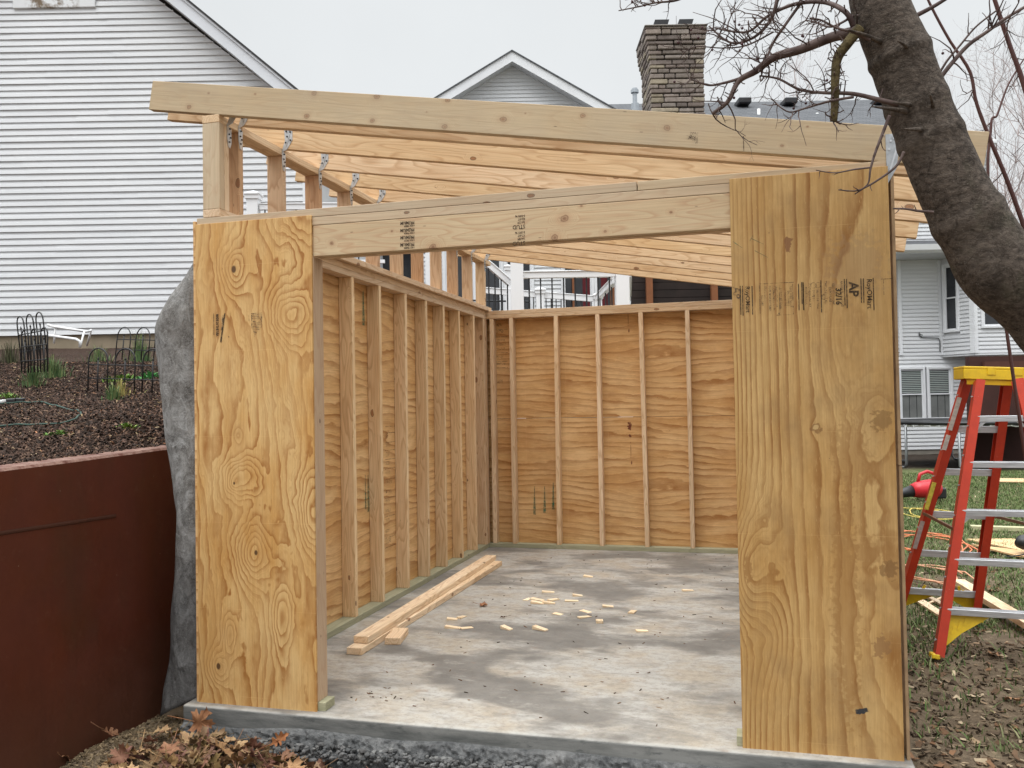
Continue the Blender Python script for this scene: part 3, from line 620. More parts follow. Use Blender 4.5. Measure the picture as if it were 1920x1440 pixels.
# ------------------------------------------------------------------ landscape fabric
t = NT('grey_felt', .95, .1); g = t.geo(); wv = t.noise(t.mapv(g, (9, 9, 5)), 1.6, 6, .7, 1.6)
c = t.mix(t.rng(wv, .34, .66), (.11, .105, .098), (.34, .335, .325)); c = t.mix(t.rng(t.noise(g, 3, 5, .6), .45, .72, 0, .6), c, (.09, .07, .052))
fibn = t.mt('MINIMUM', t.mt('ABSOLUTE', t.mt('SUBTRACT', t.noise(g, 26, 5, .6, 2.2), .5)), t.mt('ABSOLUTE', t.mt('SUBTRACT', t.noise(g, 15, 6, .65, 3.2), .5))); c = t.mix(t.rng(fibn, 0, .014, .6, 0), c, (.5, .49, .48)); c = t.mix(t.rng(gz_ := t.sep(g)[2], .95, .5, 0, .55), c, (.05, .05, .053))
t.base(c); t.bump(t.mt('ADD', t.noise(g, 14, 5, .6, 1.5), t.mt('ADD', t.mt('MULTIPLY', fibn, 3), t.mt('MULTIPLY', t.mt('ABSOLUTE', t.mt('SUBTRACT', t.noise(t.mapv(g, (5, 5, 1.6)), 1.6, 3, .5, .6), .5)), -14))), .6, .012)
outl = [(492, 368, .12), (520, 352, .12), (560, 322, .14), (600, 299, .16), (622, 292, .18), (660, 294, .2), (700, 300, .2), (760, 308, .2), (800, 313, .20), (850, 322, .19), (900, 326, .16), (960, 330, .13), (1050, 329, .1), (1150, 323, .1), (1240, 314, .1), (1300, 306, .1), (1342, 304, .09)]
def lerp_out(v):
    for a, b2 in zip(outl, outl[1:]):
        if a[0] <= v <= b2[0]: q = (v-a[0])/(b2[0]-a[0]); return a[1]+(b2[1]-a[1])*q, a[2]+(b2[2]-a[2])*q
    return outl[-1][1:]
vs = []; nr, nc = 90, 22
for i in range(nr):
    v = 493+(1342-493)*i/(nr-1); ul, dl = lerp_out(v); L = P(ul, v, 4.42+dl); 
    vr = min(v, 1312) if v > 1312 else v
    Rr = onp(372.5, v-(0 if v < 1200 else (v-1200)*.22), 1, .06); Rr.x = min(Rr.x, -.022)
    for k in range(nc):
        q = k/(nc-1); p = L.lerp(Rr, q)
        rmp = min(1, i/10); bul = math.sin(math.pi*q)*(.09-.05*min(1, max(0, (v-760)/260)))*rmp; p = p+Vector((-.02*math.sin(math.pi*q), -bul, 0))
        n = mnoise.noise(Vector((p.x*9, p.z*2.6, 1)))*.022+mnoise.noise(Vector((p.x*22, p.z*6, 5)))*.008
        n *= rmp; vs.append(p+Vector((n*.3, n, n*.2)))
b = MB().add(vs, [(i*nc+k, i*nc+k+1, (i+1)*nc+k+1, (i+1)*nc+k) for i in range(nr-1) for k in range(nc-1)])
o = b.build('landscape_fabric', t.m, smooth=True, fix=False); md = o.modifiers.new('thick', 'SOLIDIFY'); md.thickness = .004
tag(o, 'grey felt landscape fabric draped over the wall end beside the left panel', 'fabric')

# ------------------------------------------------------------------ mulch bed
def hbed(X, Y):
    a = (X-CAM[0])*_FH[0]+(Y-CAM[1])*_FH[1]
    z = 1.262+.124*np.clip(a-4.1, -3, 10.7)+.05*vn(X, Y, .8, 3)+.03*vn(X, Y, 2.7, 4)
    edge = np.clip((-.48-X)/.35, 0, 1); base_ = np.where(Y < .5, 1.243+.032*(Y+.9)/1.2, 1.281)
    z = base_-.012+(z-base_+.012)*edge**1.3*1.0+.012*vn(X, Y, 11, 5)*np.minimum(edge*4, 1)
    return z
xs = np.concatenate([np.linspace(-40, -7, 16), np.linspace(-6.8, -.46, 170)]); ys = np.concatenate([np.linspace(-4, -2.1, 5), np.linspace(-2, 14, 260), np.linspace(15, 40, 10)])
t = NT('dark_mulch', .95, .15); g = t.geo()
c = t.mix(t.rng(t.noise(t.mapv(g, (1, 1, 1)), 24, 7, .75), .3, .7), (.02, .012, .009), (.10, .062, .045)); c = t.mix(t.rng(t.noise(g, 60, 4, .7), .6, .75, 0, .7), c, (.24, .17, .11))
t.base(c); t.bump(t.noise(g, 45, 6, .75), 1.0, .03)
grid('mulch_bed', xs, ys, hbed, t.m)
def chips(name, n, pos, dims, cols, label, cat, tilt=.5, rough=.9):
    b = MB()
    for i in range(n):
        x, y, z = pos(); L, w, h = dims(); M = Matrix.Translation((x, y, z)) @ Matrix.Rotation(random.random()*6.28, 4, 'Z') @ Matrix.Rotation(random.gauss(0, tilt), 4, 'Y') @ Matrix.Rotation(random.gauss(0, tilt), 4, 'X')
        k = random.uniform(.6, 1.4); cc = random.choice(cols); sk = random.uniform(-.3, .3)*w
        vs = [(-L/2, -w/2, -h/2), (L/2, -w/2*.6+sk, -h/2), (L/2, w/2*.6+sk, -h/2), (-L/2, w/2, -h/2), (-L/2, -w/2, h/2), (L/2, -w/2*.6+sk, h/2), (L/2, w/2*.6+sk, h/2), (-L/2, w/2, h/2)]
        b.add([M @ Vector(p) for p in vs], [(4, 5, 6, 7), (0, 1, 5, 4), (2, 3, 7, 6), (1, 2, 6, 5), (3, 0, 4, 7)], tuple(min(1, q*k) for q in cc))
    o = b.build(name, cmat(name+'_surface', rough, .2, 30, .25, bump=0), fix=False); tag(o, label, cat, kind='stuff'); return o
def mpos():
    u, v = random.uniform(-40, 335) if random.random() < .76 else random.uniform(-420, -40), None
    d = 3.6+7.5*random.random()**1.6; q = P(u, 760, d); x, y = q.x, q.y
    if x > -.50: x = -.5-random.random()*.3
    return (x, y, float(hbed(x, y))+.006)
chips('bark_mulch', 31000, mpos, lambda: (random.uniform(.015, .055), random.uniform(.006, .017), random.uniform(.003, .009)),
      [(.028, .018, .014), (.045, .028, .021), (.07, .043, .032), (.10, .06, .045), (.035, .025, .02), (.16, .10, .07)], 'dark shredded bark mulch covering the raised bed', 'mulch')
chips('straw_litter', 1300, mpos, lambda: (random.uniform(.02, .07), random.uniform(.003, .012), .003),
      [(.42, .30, .17), (.52, .40, .24), (.30, .15, .08), (.36, .17, .09)], 'pale straw and torn leaf bits scattered over the mulch', 'leaf litter', .3)

# grass blades
def blades(name, n, pos, h, cols, label, cat='grass', w=.004, kind='stuff', lean=.5, parent=None):
    b = MB()
    for i in range(n):
        x, y, z = pos(); a = random.random()*6.28; hh = random.uniform(*h); l = abs(random.gauss(0, lean))*hh; dx, dy = math.cos(a), math.sin(a)
        k = random.uniform(.6, 1.5); cc = tuple(q*k for q in random.choice(cols)); ww = w*random.uniform(.7, 1.3)
        p0 = (x-dy*ww, y+dx*ww, z); p1 = (x+dy*ww, y-dx*ww, z); m = (x+dx*l*.4, y+dy*l*.4, z+hh*.6); e = (x+dx*l, y+dy*l, z+hh*.95)
        b.add([p0, p1, (m[0]+dy*ww*.7, m[1]-dx*ww*.7, m[2]), (m[0]-dy*ww*.7, m[1]+dx*ww*.7, m[2]), e], [(0, 1, 2, 3), (3, 2, 4)], cc)
    o = b.build(name, GRASSM, parent, fix=False)
    if label: tag(o, label, cat, kind=kind)
    return o
GRASSM = cmat('grass_blades', .75, .2, 20, .2, bump=0)
GC = [(.075, .135, .035), (.11, .17, .05), (.06, .10, .03), (.20, .20, .10), (.14, .18, .07)]
def lawnpos():
    while True:
        d = 4.0+15*random.random()**1.5; u = random.uniform(1650, 1960) if random.random() < .85 else random.uniform(1960, 2300); q = P(u, 760, d); x, y = q.x, q.y
        dens = min(1, max(.03, (y-2.6)/5+float(vn(x, y, 1.4, 6))*.9))
        if x > 3.36 and random.random() < dens: return (x, y, float(hground(x, y))-.003)
blades('lawn_grass', 48000, lawnpos, (.02, .06), GC, 'thin trampled lawn grass to the right of the shed', w=.0042, lean=1.0)
chips('lawn_litter', 950, lambda: (lambda q: (q.x, q.y, float(hground(q.x, q.y))+.008))(P(random.uniform(1690, 1960), 760, 3.6+13*random.random()**1.5)),
      lambda: (random.uniform(.02, .06), random.uniform(.012, .04), .002), [(.30, .21, .13), (.22, .12, .065), (.42, .33, .22), (.14, .085, .05), (.08, .055, .035), (.07, .05, .03)], 'torn leaves and shavings littering the lawn', 'leaf litter', .25)
def mudpos():
    y = -1+3.5*random.random(); x = random.uniform(3.34, 4.6); return (x, y, float(hground(x, y))+.003)
chips('mud_crumbs', 1900, mudpos, lambda: (random.uniform(.008, .035), random.uniform(.006, .02), random.uniform(.003, .012)), [(.09, .062, .04), (.14, .10, .065), (.05, .034, .022), (.2, .15, .10)], 'crumbs of bare soil and bark along the right side of the slab', 'soil', .5)
def dpos():
    x = random.uniform(-.4, .35); y = random.uniform(-.8, .2); return (x, y, float(hground(x, y))+.002)
chips('dirt_crumbs', 2600, dpos, lambda: (random.uniform(.006, .022), random.uniform(.005, .014), random.uniform(.003, .01)), [(.15, .11, .065), (.20, .15, .09), (.10, .07, .04), (.27, .2, .12)], 'crumbly brown soil heaped at the foot of the rust-red wall', 'soil', .5)

# tufts and small weeds on the bed, each its own plant
def tuft(u, v, d, n, h, cols, label, name='grass_tuft', cat='grass tuft', r=.06, lean=.6, w=.004):
    q = P(u, v, d); z0 = float(hbed(q.x, q.y)); o = MB()
    for i in range(n):
        a = random.random()*6.28; rr = abs(random.gauss(0, r)); x, y = rr*math.cos(a), rr*math.sin(a); hh = random.uniform(*h)*max(.3, 1-rr/(3.2*r)); b2 = a+random.gauss(0, .7)
        l = hh*lean*(.25+.5*rr/r)*random.uniform(.5, 1.4); dx, dy = math.cos(b2), math.sin(b2); k = random.uniform(.6, 1.5); cc = tuple(t_*k for t_ in random.choice(cols)); ww = w*random.uniform(.6, 1.2)
        pts = [(x, y, -.01), (x+dx*l*.15, y+dy*l*.15, hh*.4), (x+dx*l*.5, y+dy*l*.5, hh*.78), (x+dx*l, y+dy*l, hh*random.uniform(.7, 1))]
        vs = []
        for jj, (px, py, pz) in enumerate(pts): wj = ww*(1, .9, .6, .12)[jj]; vs += [(px-dy*wj, py+dx*wj, pz), (px+dy*wj, py-dx*wj, pz)]
        o.add(vs, [(0, 1, 3, 2), (2, 3, 5, 4), (4, 5, 7, 6)], cc)
    e = o.build(name, GRASSM, fix=False); e.location = (q.x, q.y, z0); tag(e, label, cat); return e
GG = [(.09, .16, .06), (.12, .2, .08), (.2, .24, .1), (.07, .12, .05)]
tuft(62, 690, 7.9, 170, (.08, .26), GG, 'grass tuft at the foot of the standing wire hoop panels')
tuft(100, 655, 8.6, 200, (.1, .32), GG, 'tall green tuft right of the standing wire hoop panels', r=.1)
tuft(212, 740, 6.6, 110, (.06, .2), GG, 'bluish grass tuft growing through the near hoop edging', r=.04)
tuft(226, 705, 7.1, 70, (.08, .22), [(.45, .38, .15), (.3, .3, .1)], 'yellowed grass tuft behind the near hoop edging')
tuft(183, 645, 11, 120, (.1, .3), GG, 'grass tuft against the house foundation near the white frame', r=.09)
tuft(262, 640, 11, 260, (.12, .5), GG, 'tallest grass tuft beside the rear hoop edging', r=.1, lean=.35)
tuft(20, 640, 11, 160, (.15, .4), [(.05, .05, .03), (.08, .09, .04)], 'dark weedy clump at the far left by the foundation', r=.2)
W_ = [(.13, .26, .05), (.2, .32, .07), (.09, .18, .04), (.28, .36, .1)]
tuft(113, 828, 4.75, 120, (.012, .04), W_, 'low green weed patch nearest the wall top', 'weed_patch', 'weed', .045, 1.6, .008)
tuft(236, 815, 5.1, 110, (.012, .04), W_, 'low green weed patch close to the fabric', 'weed_patch', 'weed', .035, 1.6, .008)
tuft(12, 708, 6.9, 90, (.02, .07), W_, 'pale green weed patch at the left edge of the picture', 'weed_patch', 'weed', .06, 1.4, .007)
tuft(235, 668, 8.2, 200, (.02, .10), W_, 'leafy green weeds between the two right hoop edgings', 'weed_patch', 'weed', .12, 1.4, .012)
tuft(282, 665, 8.4, 160, (.02, .10), [(.07, .25, .08), (.1, .3, .1)], 'bright green leafy weeds beside the fabric', 'weed_patch', 'weed', .08, 1.4, .014)

# wire hoop edging panels
IRON = plain('black_wire', (.02, .02, .021), .5, spec=.4)
def hoop_panel(u0, v0, d0, u1, v1, d1, hgt, n, label, tilt=0, base=True, hoopw=.42):
    p0, p1 = P(u0, v0, d0), P(u1, v1, d1); p1.z = p1.z; ax = (p1-p0); L = ax.length; x = ax.normalized()
    up = Vector((0, 0, 1))-x*x.z; up.normalize(); up = (Matrix.Rotation(tilt, 3, x) @ up)
    root = empty('hoop_edging', p0, 0, label, 'garden edging', 'wire hoop edging panels on the mulch bed'); r = .0062; sp = L/n; w = sp*.36
    F2 = lambda a, h: x*a+up*h
    for k in range(n):
        c = sp*(k+.5)
        pts = [F2(c-w, -.05), F2(c-w, hgt-w)]+[F2(c-w*math.cos(a), hgt-w+w*math.sin(a)) for a in np.linspace(.25, math.pi-.25, 9)]+[F2(c+w, hgt-w), F2(c+w, -.05)]
        MB().tube(pts, r, 6).build('hoop', IRON, root, smooth=True)
        m = MB().tube([F2(c, -.05), F2(c, hgt*.72)], r, 6); m.tube([F2(c, hgt*.70), F2(c, hgt*.76)], [.009, .003], 6); m.build('spike', IRON, root, smooth=True)
    for h in ((hgt*.56, .06) if base else (hgt*.56,)):
        MB().tube([F2(sp*.5-w, h), F2(L-sp*.5+w, h)], r*.9, 6).build('rail', IRON, root, smooth=True)
    return root
hoop_panel(158, 722, 7.3, 312, 727, 7.0, .315, 3, 'near wire hoop edging panel with three arches standing in the mulch')
hoop_panel(212, 665, 9.6, 360, 671, 8.9, .31, 4, 'wire hoop edging panel behind the near one, half hidden by the fabric', tilt=-.06)
hoop_panel(38, 690, 7.9, 92, 686, 7.6, .345, 3, 'front one of the two overlapping hoop panels at the left')
hoop_panel(37, 672, 8.4, 91, 664, 8.0, .40, 3, 'rear, taller one of the two overlapping hoop panels at the left', tilt=.1)

# upturned white metal frame
WHT = plain('white_enamel', (.78, .78, .78), .4, grime=.25)
fr = empty('metal_frame', P(150, 650, 12.5), 0, 'white tubular metal lounge frame lying by the house foundation', 'lounge frame')
o0 = fr.location.copy()
def fpx(u, v, d): return P(u, v, d)-o0
for pts, nm in (([(90, 609, 12.6), (99, 612, 12.5), (165, 622, 12.3), (171, 619, 12.4)], 'rail'), ([(91, 629, 12.3), (100, 630, 12.2), (143, 636, 11.9), (150, 640, 11.9), (150, 651, 11.9)], 'rail'), ([(150, 651, 11.9), (158, 622, 12.1), (171, 620, 12.2)], 'leg'), ([(171, 620, 12.2), (163, 648, 12.4)], 'leg'), ([(104, 614, 12.5), (101, 644, 12.5)], 'leg')):
    MB().tube([fpx(*q) for q in pts], .014 if nm == 'leg' else .019, 8).build(nm, WHT, fr, smooth=True)
# green cord on the mulch
def ground_curve(pts, hf, r, off=.012, n=60):
    P2 = [P(*p) for p in pts]; out = []
    for i in range(n):
        s = i/(n-1)*(len(P2)-1); k = min(int(s), len(P2)-2); f = s-k
        a, b1, c1, d1 = P2[max(k-1, 0)], P2[k], P2[k+1], P2[min(k+2, len(P2)-1)]
        q = .5*((2*b1)+(c1-a)*f+(2*a-5*b1+4*c1-d1)*f*f+(3*b1-a-3*c1+d1)*f**3)
        out.append(Vector((q.x, q.y, float(hf(q.x, q.y))+off)))
    return out
def bedat(u, v):          # where the ray meets the bed
    lo, hi = 3.5, 14
    for _ in range(50):
        m = (lo+hi)/2; q = P(u, v, m)
        if q.z > float(hbed(q.x, q.y)): lo = m
        else: hi = m
    return (u, v, lo)
cord = empty('extension_cord', (0, 0, 0), 0, 'dark green extension cord looped on the mulch with black plug ends', 'extension cord')
pts = ground_curve([bedat(*q) for q in ((-30, 764), (48, 758), (90, 761), (120, 769), (150, 776), (146, 785), (128, 795), (80, 800), (28, 801), (-20, 806))], hbed, .006, .016, 90)
MB().tube(pts, .0062, 7).build('cable', plain('green_rubber', (.025, .06, .045), .5), cord, smooth=True)
BLK = plain('black_plastic', (.015, .015, .017), .4, spec=.5)
for a, b2 in (((12, 759), (29, 758)), ((30, 757.5), (46, 757))):
    p, q = P(*bedat(*a)), P(*bedat(*b2)); p.z += .03; q.z += .03; MB().bar(p, q, .04, .032).build('plug', BLK, cord, bevel=.006)
p, q = P(*bedat(0, 760)), P(*bedat(9, 759)); p.z += .03; q.z += .03; MB().bar(p, q, .03, .02).build('plug_face', WHT, cord, bevel=.003)

# ------------------------------------------------------------------ siding helper (local frame: x along the wall, -y out, z up)
t = NT('white_vinyl_siding', .45, .35); g = t.geo()
c = t.mix(t.rng(t.noise(t.mapv(g, (.6, .6, 2)), 1.2, 5, .6), .3, .7), (.64, .65, .668), (.71, .718, .73)); c = t.mix(t.rng(t.noise(g, 9, 5, .7), .6, .85, 0, .12), c, (.4, .4, .38))
t.base(c); t.bump(t.noise(t.mapv(g, (1, 1, 30)), 3, 3), .05, .004); VINYL = t.m
TRIM = plain('white_trim', (.76, .77, .79), .4, .03, 3, grime=.1)
FASCIA = plain('pale_fascia', (.66, .68, .72), .42, .04, 2, grime=.12)
SOFFIT = plain('grey_soffit', (.55, .56, .57), .6, .05, 4)
DGLASS = NT('dark_window_glass', .06, .5); DGLASS.base(DGLASS.mix(DGLASS.rng(DGLASS.noise(DGLASS.geo(), 1.2, 3), .3, .7), (.012, .013, .016), (.045, .047, .052))); DGLASS = DGLASS.m
t = NT('asphalt_shingles', .9, .2); g = t.obj(); br = t.n('ShaderNodeTexBrick', {'Vector': g, 'Color1': (.07, .073, .08, 1), 'Color2': (.115, .12, .13, 1), 'Mortar': (.035, .036, .04, 1), 'Scale': 1.0, 'Mortar Size': .012, 'Brick Width': .34, 'Row Height': .15})
t.base(t.mix(t.rng(t.noise(g, 14, 5, .7), .3, .8, 0, .4), br, (.17, .175, .18))); SHING = t.m
def siding(name, z0, z1, xf, ex, parent, y=0.0, lip=.026, mat=VINYL, holes=()):
    b = MB(); z = z0; y0_ = y
    while z < z1-1e-4:
        zz = min(z+ex, z1)
        spans0 = [(xf(z), xf(zz))]
        (la, ra), (lb, rb) = spans0[0]
        if rb < lb: m = (la+ra)/2; lb = rb = m
        segs = [(la, ra, lb, rb)]
        for hx0, hx1, hz0, hz1 in holes:
            if hz0 < zz-.3*ex and hz1 > z+.3*ex:
                ns = []
                for (p, q, r, s) in segs:
                    if hx0 > p and hx1 < q: ns += [(p, hx0, r, hx0), (hx1, q, hx1, s)]
                    elif hx0 <= p < hx1 < q: ns += [(hx1, q, hx1, s)]
                    elif p < hx0 < q <= hx1: ns += [(p, hx0, r, hx0)]
                    else: ns.append((p, q, r, s))
                segs = ns
        if len(segs) == 1 and ra-la > 4:
            cut = la+(ra-la)*random.uniform(.15, .85); cut = min(cut, rb-.1); cut = max(cut, lb+.1); segs = [(la, cut, lb, cut), (cut, ra, cut, rb)]
        for si, (p, q, r, s) in enumerate(segs):
            y = y0_-.004*(si % 2); h = (zz-z); k = h*.5
            f = lambda x0, x1, fr: x0+(x1-x0)*fr
            rows = [(p, q, y, z+.02), (p, q, y-lip+.004, z+.02), (p, q, y-lip+.004, z), (p, q, y-lip, z), (f(p, r, .45), f(q, s, .45), y-lip*.72, z+h*.47), (f(p, r, .5), f(q, s, .5), y-lip*.45, z+h*.5), (r, s, y-lip*.05, zz), (r, s, y-lip*.05, zz+.018)]
            vs = [];
            for (xa, xb, yy, z_) in rows: vs += [(xa, yy, z_), (xb, yy, z_)]
            b.add(vs, [(2*i, 2*i+1, 2*i+3, 2*i+2) for i in range(7)])
        z = zz
    return b.build(name, mat, parent, fix=False)
def window(parent, x0, x1, z0, z1, y, rows=2, blinds=False, fw=.07, name='window', sill=True):
    b = MB(); b.box(x0, x0+fw, y-.05, y+.05, z0, z1); b.box(x1-fw, x1, y-.05, y+.05, z0, z1); b.box(x0+fw, x1-fw, y-.05, y+.05, z1-fw, z1); b.box(x0+fw, x1-fw, y-.052, y+.05, z0, z0+fw)
    w = b.build(name, TRIM, parent, bevel=.006)
    zm = (z0+z1)/2
    s = MB(); xi0, xi1 = x0+fw, x1-fw
    for (a, c_, yy) in ((z0+fw, zm+.02, y-.005), (zm-.02, z1-fw, y+.02)) if rows == 2 else ((z0+fw, z1-fw, y),):
        s.box(xi0, xi0+.035, yy-.02, yy+.015, a, c_); s.box(xi1-.035, xi1, yy-.02, yy+.015, a, c_); s.box(xi0+.035, xi1-.035, yy-.02, yy+.015, a, a+.04); s.box(xi0+.035, xi1-.035, yy-.02, yy+.015, c_-.04, c_)
    s.build('sash', TRIM, w)
    MB().box(xi0, xi1, y+.026, y+.032, z0+fw, z1-fw).build('pane', DGLASS, w)
    if blinds:
        m = MB(); z = zm+.05
        while z < z1-fw-.03: m.box(xi0+.04, xi1-.04, y+.008, y+.022, z, z+.03); z += .055
        m.build('blind', plain('blind_slats', (.36, .40, .38), .5), w)
        m = MB()
        for xx in np.arange(xi0+.05, xi1-.05, .22): m.box(xx, xx+.2, y+.010, y+.02, z0+fw+.04, zm-.03)
        m.build('curtain', plain('drawn_curtain', (.16, .165, .16), .7, .15, 3), w)
    return w

# ------------------------------------------------------------------ left house: gable end square to the view, 15 away
BL = 15.0
h1 = empty('gabled_house', G(W(290, 632, BL)[0], BL, 2.2), YAW, 'white sided house at the left with its big gable end facing the shed', 'house')
ax0 = W(290, 632, BL)[0]
def L1(u, v, b=BL): a, z = W(u, v, b); return a-ax0, z-2.2
xr = L1(574, 400)[0]; rk0 = L1(297, 0); rk1 = L1(503, 160)
slp = (rk1[1]-rk0[1])/(rk1[0]-rk0[0]); apx = L1(100, 0)[0]
rake = lambda x: rk0[1]+(x-rk0[0])*slp
zap = rake(apx)
xl = 2*apx-xr
zb = L1(290, 625)[1]
def xf1(z):
    xe = rk0[0]+(z-rk0[1])/slp; return (max(xl, 2*apx-xe), min(xr, xe))
vx0, vx1 = L1(27, 0)[0], L1(181, 0)[0]; vz0 = L1(100, 17)[1]; vz1 = vz0+1.05
siding('siding_wall', zb, zap, xf1, .1135, h1, holes=[(vx0+.02, vx1-.02, vz0+.02, vz1-.02)])
b = MB().prism([(xl, .02, zb), (xr, .02, zb), (xr, .02, rake(xr)), (apx, .02, zap), (xl, .02, rake(xr))], (0, .1, 0)); b.build('wall_core', TRIM, h1)
b = MB().box(xl, xr, .025, .9, -1.2, zb-.004); b.box(xr-.2, xr, .9, 9, -1.2, zb-.004)
b.build('foundation', plain('tan_foundation', (.27, .22, .155), .9, .15, 3, bump=.3), h1)
b = MB().box(xr-.05, xr+.02, -.03, .05, zb, rake(xr)-.02); b.build('corner_trim', TRIM, h1)
b = MB().box(xr-.1, xr-.001, .13, 9, zb, rake(xr)-.02); b.build('side_wall', VINYL, h1)
# louvre vent with a rusty sill stain
t = NT('stained_vent', .5, .3); g = t.geo(); gx, gy, gz = t.sep(t.obj())
t.base(t.mix(t.mt('MULTIPLY', t.rng(t.noise(g, 4, 6, .7), .42, .56), t.mt('MULTIPLY', t.rng(gx, vx0+.2, vx0+.35), t.rng(gx, vx1-.25, vx1-.4))), (.72, .73, .74), (.17, .12, .075)))
b = MB(); b.box(vx0, vx1, -.06, .02, vz0, vz0+.17); b.box(vx0, vx0+.16, -.05, .02, vz0+.172, vz1); b.box(vx1-.16, vx1, -.05, .02, vz0+.172, vz1); b.box(vx0, vx1, -.05, .02, vz1+.002, vz1+.16)
vt = b.build('gable_vent', t.m, h1, bevel=.008)
m = MB(); z = vz0+.2
while z < vz1-.05: m.prism([(vx0+.16, -.03, z), (vx0+.16, -.022, z-.008), (vx0+.16, .012, z+.05), (vx0+.16, .004, z+.055)], (vx1-vx0-.32, 0, 0)); z += .07
m.build('louvre', t.m, vt)
# rakes: fascia boards, soffit, roof
OV = .36                                           # roof overhang in front of the wall
f0 = W(350, 0, BL-OV); f1 = W(548, 162, BL-OV); fx = lambda q: (q[0]-ax0, q[1]-2.2)
f0, f1 = fx(f0), fx(f1); g0 = fx(W(312, 0, BL-OV)); g1 = fx(W(509, 160, BL-OV))
s2 = (f1[1]-f0[1])/(f1[0]-f0[0]); apz = f0[1]+(apx-f0[0])*s2; fh = (f0[1]-(g0[1]+(f0[0]-g0[0])*s2))
xe = xr+.42
def rk(x, dz=0): return apz+abs(x-apx)*s2+dz
for sgn in (1, -1):
    e = apx+sgn*(xe-apx)
    MB().prism([(apx, -OV, rk(apx)-.012), (e, -OV, rk(e)-.012), (e, -OV, rk(e)-fh), (apx, -OV, rk(apx)-fh)], (0, .03, 0)).build('fascia', FASCIA, h1, bevel=.003)
    MB().prism([(apx, -OV-.004, rk(apx)-.012), (e, -OV-.004, rk(e)-.012), (e, -OV-.004, rk(e)-.055), (apx, -OV-.004, rk(apx)-.055)], (0, -.025, 0)).build('rake_trim', FASCIA, h1)
    MB().prism([(apx, -OV+.03, rk(apx)-fh+.02), (e, -OV+.03, rk(e)-fh+.02), (e, -OV+.03, rk(e)-fh+.035), (apx, -OV+.03, rk(apx)-fh+.035)], (0, OV-.03, 0)).build('soffit', SOFFIT, h1)
    MB().prism([(apx, -OV-.05, rk(apx)-.01), (e+sgn*.04, -OV-.05, rk(e+sgn*.04)-.01), (e+sgn*.04, -OV-.05, rk(e+sgn*.04)+.03), (apx, -OV-.05, rk(apx)+.03)], (0, 9.5, 0)).build('roof', plain('dark_shingle_edge', (.05, .05, .052), .9, .3, 9, bump=.8, bscale=14), h1)

# ------------------------------------------------------------------ far house
BB = 26.0
h2 = empty('main_house', G(0, BB, -.25), YAW, 'large white sided house behind the shed with stone chimney, grey roof and bay window', 'house')
def L2(u, v, b=BB): a, z = W(u, v, b); return a, z+.25
# centre gable
ap = L2(960, 95, BB-.5); le = L2(820, 181, BB-.5); re = L2(1150, 203, BB-.5)
zbase = L2(960, 560)[1]
sl_l = (ap[1]-le[1])/(ap[0]-le[0]); sl_r = (re[1]-ap[1])/(re[0]-ap[0]); sv = (sl_l-sl_r)/2
hw = 3.2
wa = L2(960, 118)[1]
def xfg(z): d = (wa-z)/sv; d = min(d, hw); return (ap[0]-d, ap[0]+d)
siding('gable_siding', zbase-2.0, wa-.02, xfg, .118, h2, lip=.030)
MB().prism([(ap[0]-hw, .03, 0), (ap[0]+hw, .03, 0), (ap[0]+hw, .03, wa-hw*sv), (ap[0], .03, wa), (ap[0]-hw, .03, wa-hw*sv)], (0, .1, 0)).build('gable_core', TRIM, h2)
for sgn in (1, -1):
    e = ap[0]+sgn*3.6; z = lambda x: ap[1]-abs(x-ap[0])*sv
    MB().prism([(ap[0], -.5, z(ap[0])-.02), (e, -.5, z(e)-.02), (e, -.5, z(e)-.30), (ap[0], -.5, z(ap[0])-.32)], (0, .03, 0)).build('fascia', TRIM, h2)
    MB().prism([(ap[0], -.47, z(ap[0])-.28), (e, -.47, z(e)-.28), (e, -.47, z(e)-.26), (ap[0], -.47, z(ap[0])-.26)], (0, .5, 0)).build('soffit', SOFFIT, h2)
    MB().prism([(ap[0], -.54, z(ap[0])-.02), (e, -.54, z(e)-.02), (e, -.54, z(e)+.02), (ap[0], -.54, z(ap[0])+.02)], (0, 9.5, 0)).build('gable_roof', SHING, h2)
# main roof: eave to ridge
rl, rr = L2(1080, 194, 33), L2(1800, 192, 33); el = L2(1080, 262, 27); er = L2(1868, 262, 27)
zr = W(1400, 191, 33)[1]+.25; ze = W(1860, 263, 25.6)[1]+.25
me = MB(); xa, xb = L2(1080, 200, 33)[0], L2(1862, 262, 25.6)[0]
me.prism([(0, -.4, 0), (0, 7, zr-ze), (0, 7, zr-ze-.08), (0, -.4, -.1)], (xb-xa, 0, 0))
rf = me.build('roof', None, None) if False else None
b = MB(); n_ = 1
L_ = math.hypot(7.4, zr-ze); angr = math.atan2(zr-ze, 7.4)
b.box(0, xb-xa, 0, L_, -.08, 0); rf = b.build('roof', SHING, h2); rf.location = (xa, -.4, ze); rf.rotation_euler = (angr, 0, 0)
b = MB().box(0, xb-xa, 0, L_, -.08, 0); rb2 = b.build('roof', SHING, h2); rb2.location = (xa, -.4+14.8, ze-.002); rb2.rotation_euler = (math.pi-angr, 0, 0); rb2.scale = (1, 1, 1)
rb2.rotation_euler = (-angr, 0, 0); rb2.location = (xa, 7-.0, zr); 
for u in (1388, 1473, 1640):
    a, z = W(u, 195, 32.3); z += .25
    o = MB().box(a-.24, a+.24, 5.6, 6.3, z-.2, z+.03).build('roof_vent', BLK, h2, bevel=.04)
for u, v in ((1421, 206), (1530, 214), (1610, 226)):
    a, z = W(u, v, 30.5); z += .25; MB().tube([(a, 4.4, z-.9), (a, 4.4, z)], .055, 10).build('vent_pipe', WHT, h2, smooth=True)
a, z = W(1190, 168, 30); z += .25
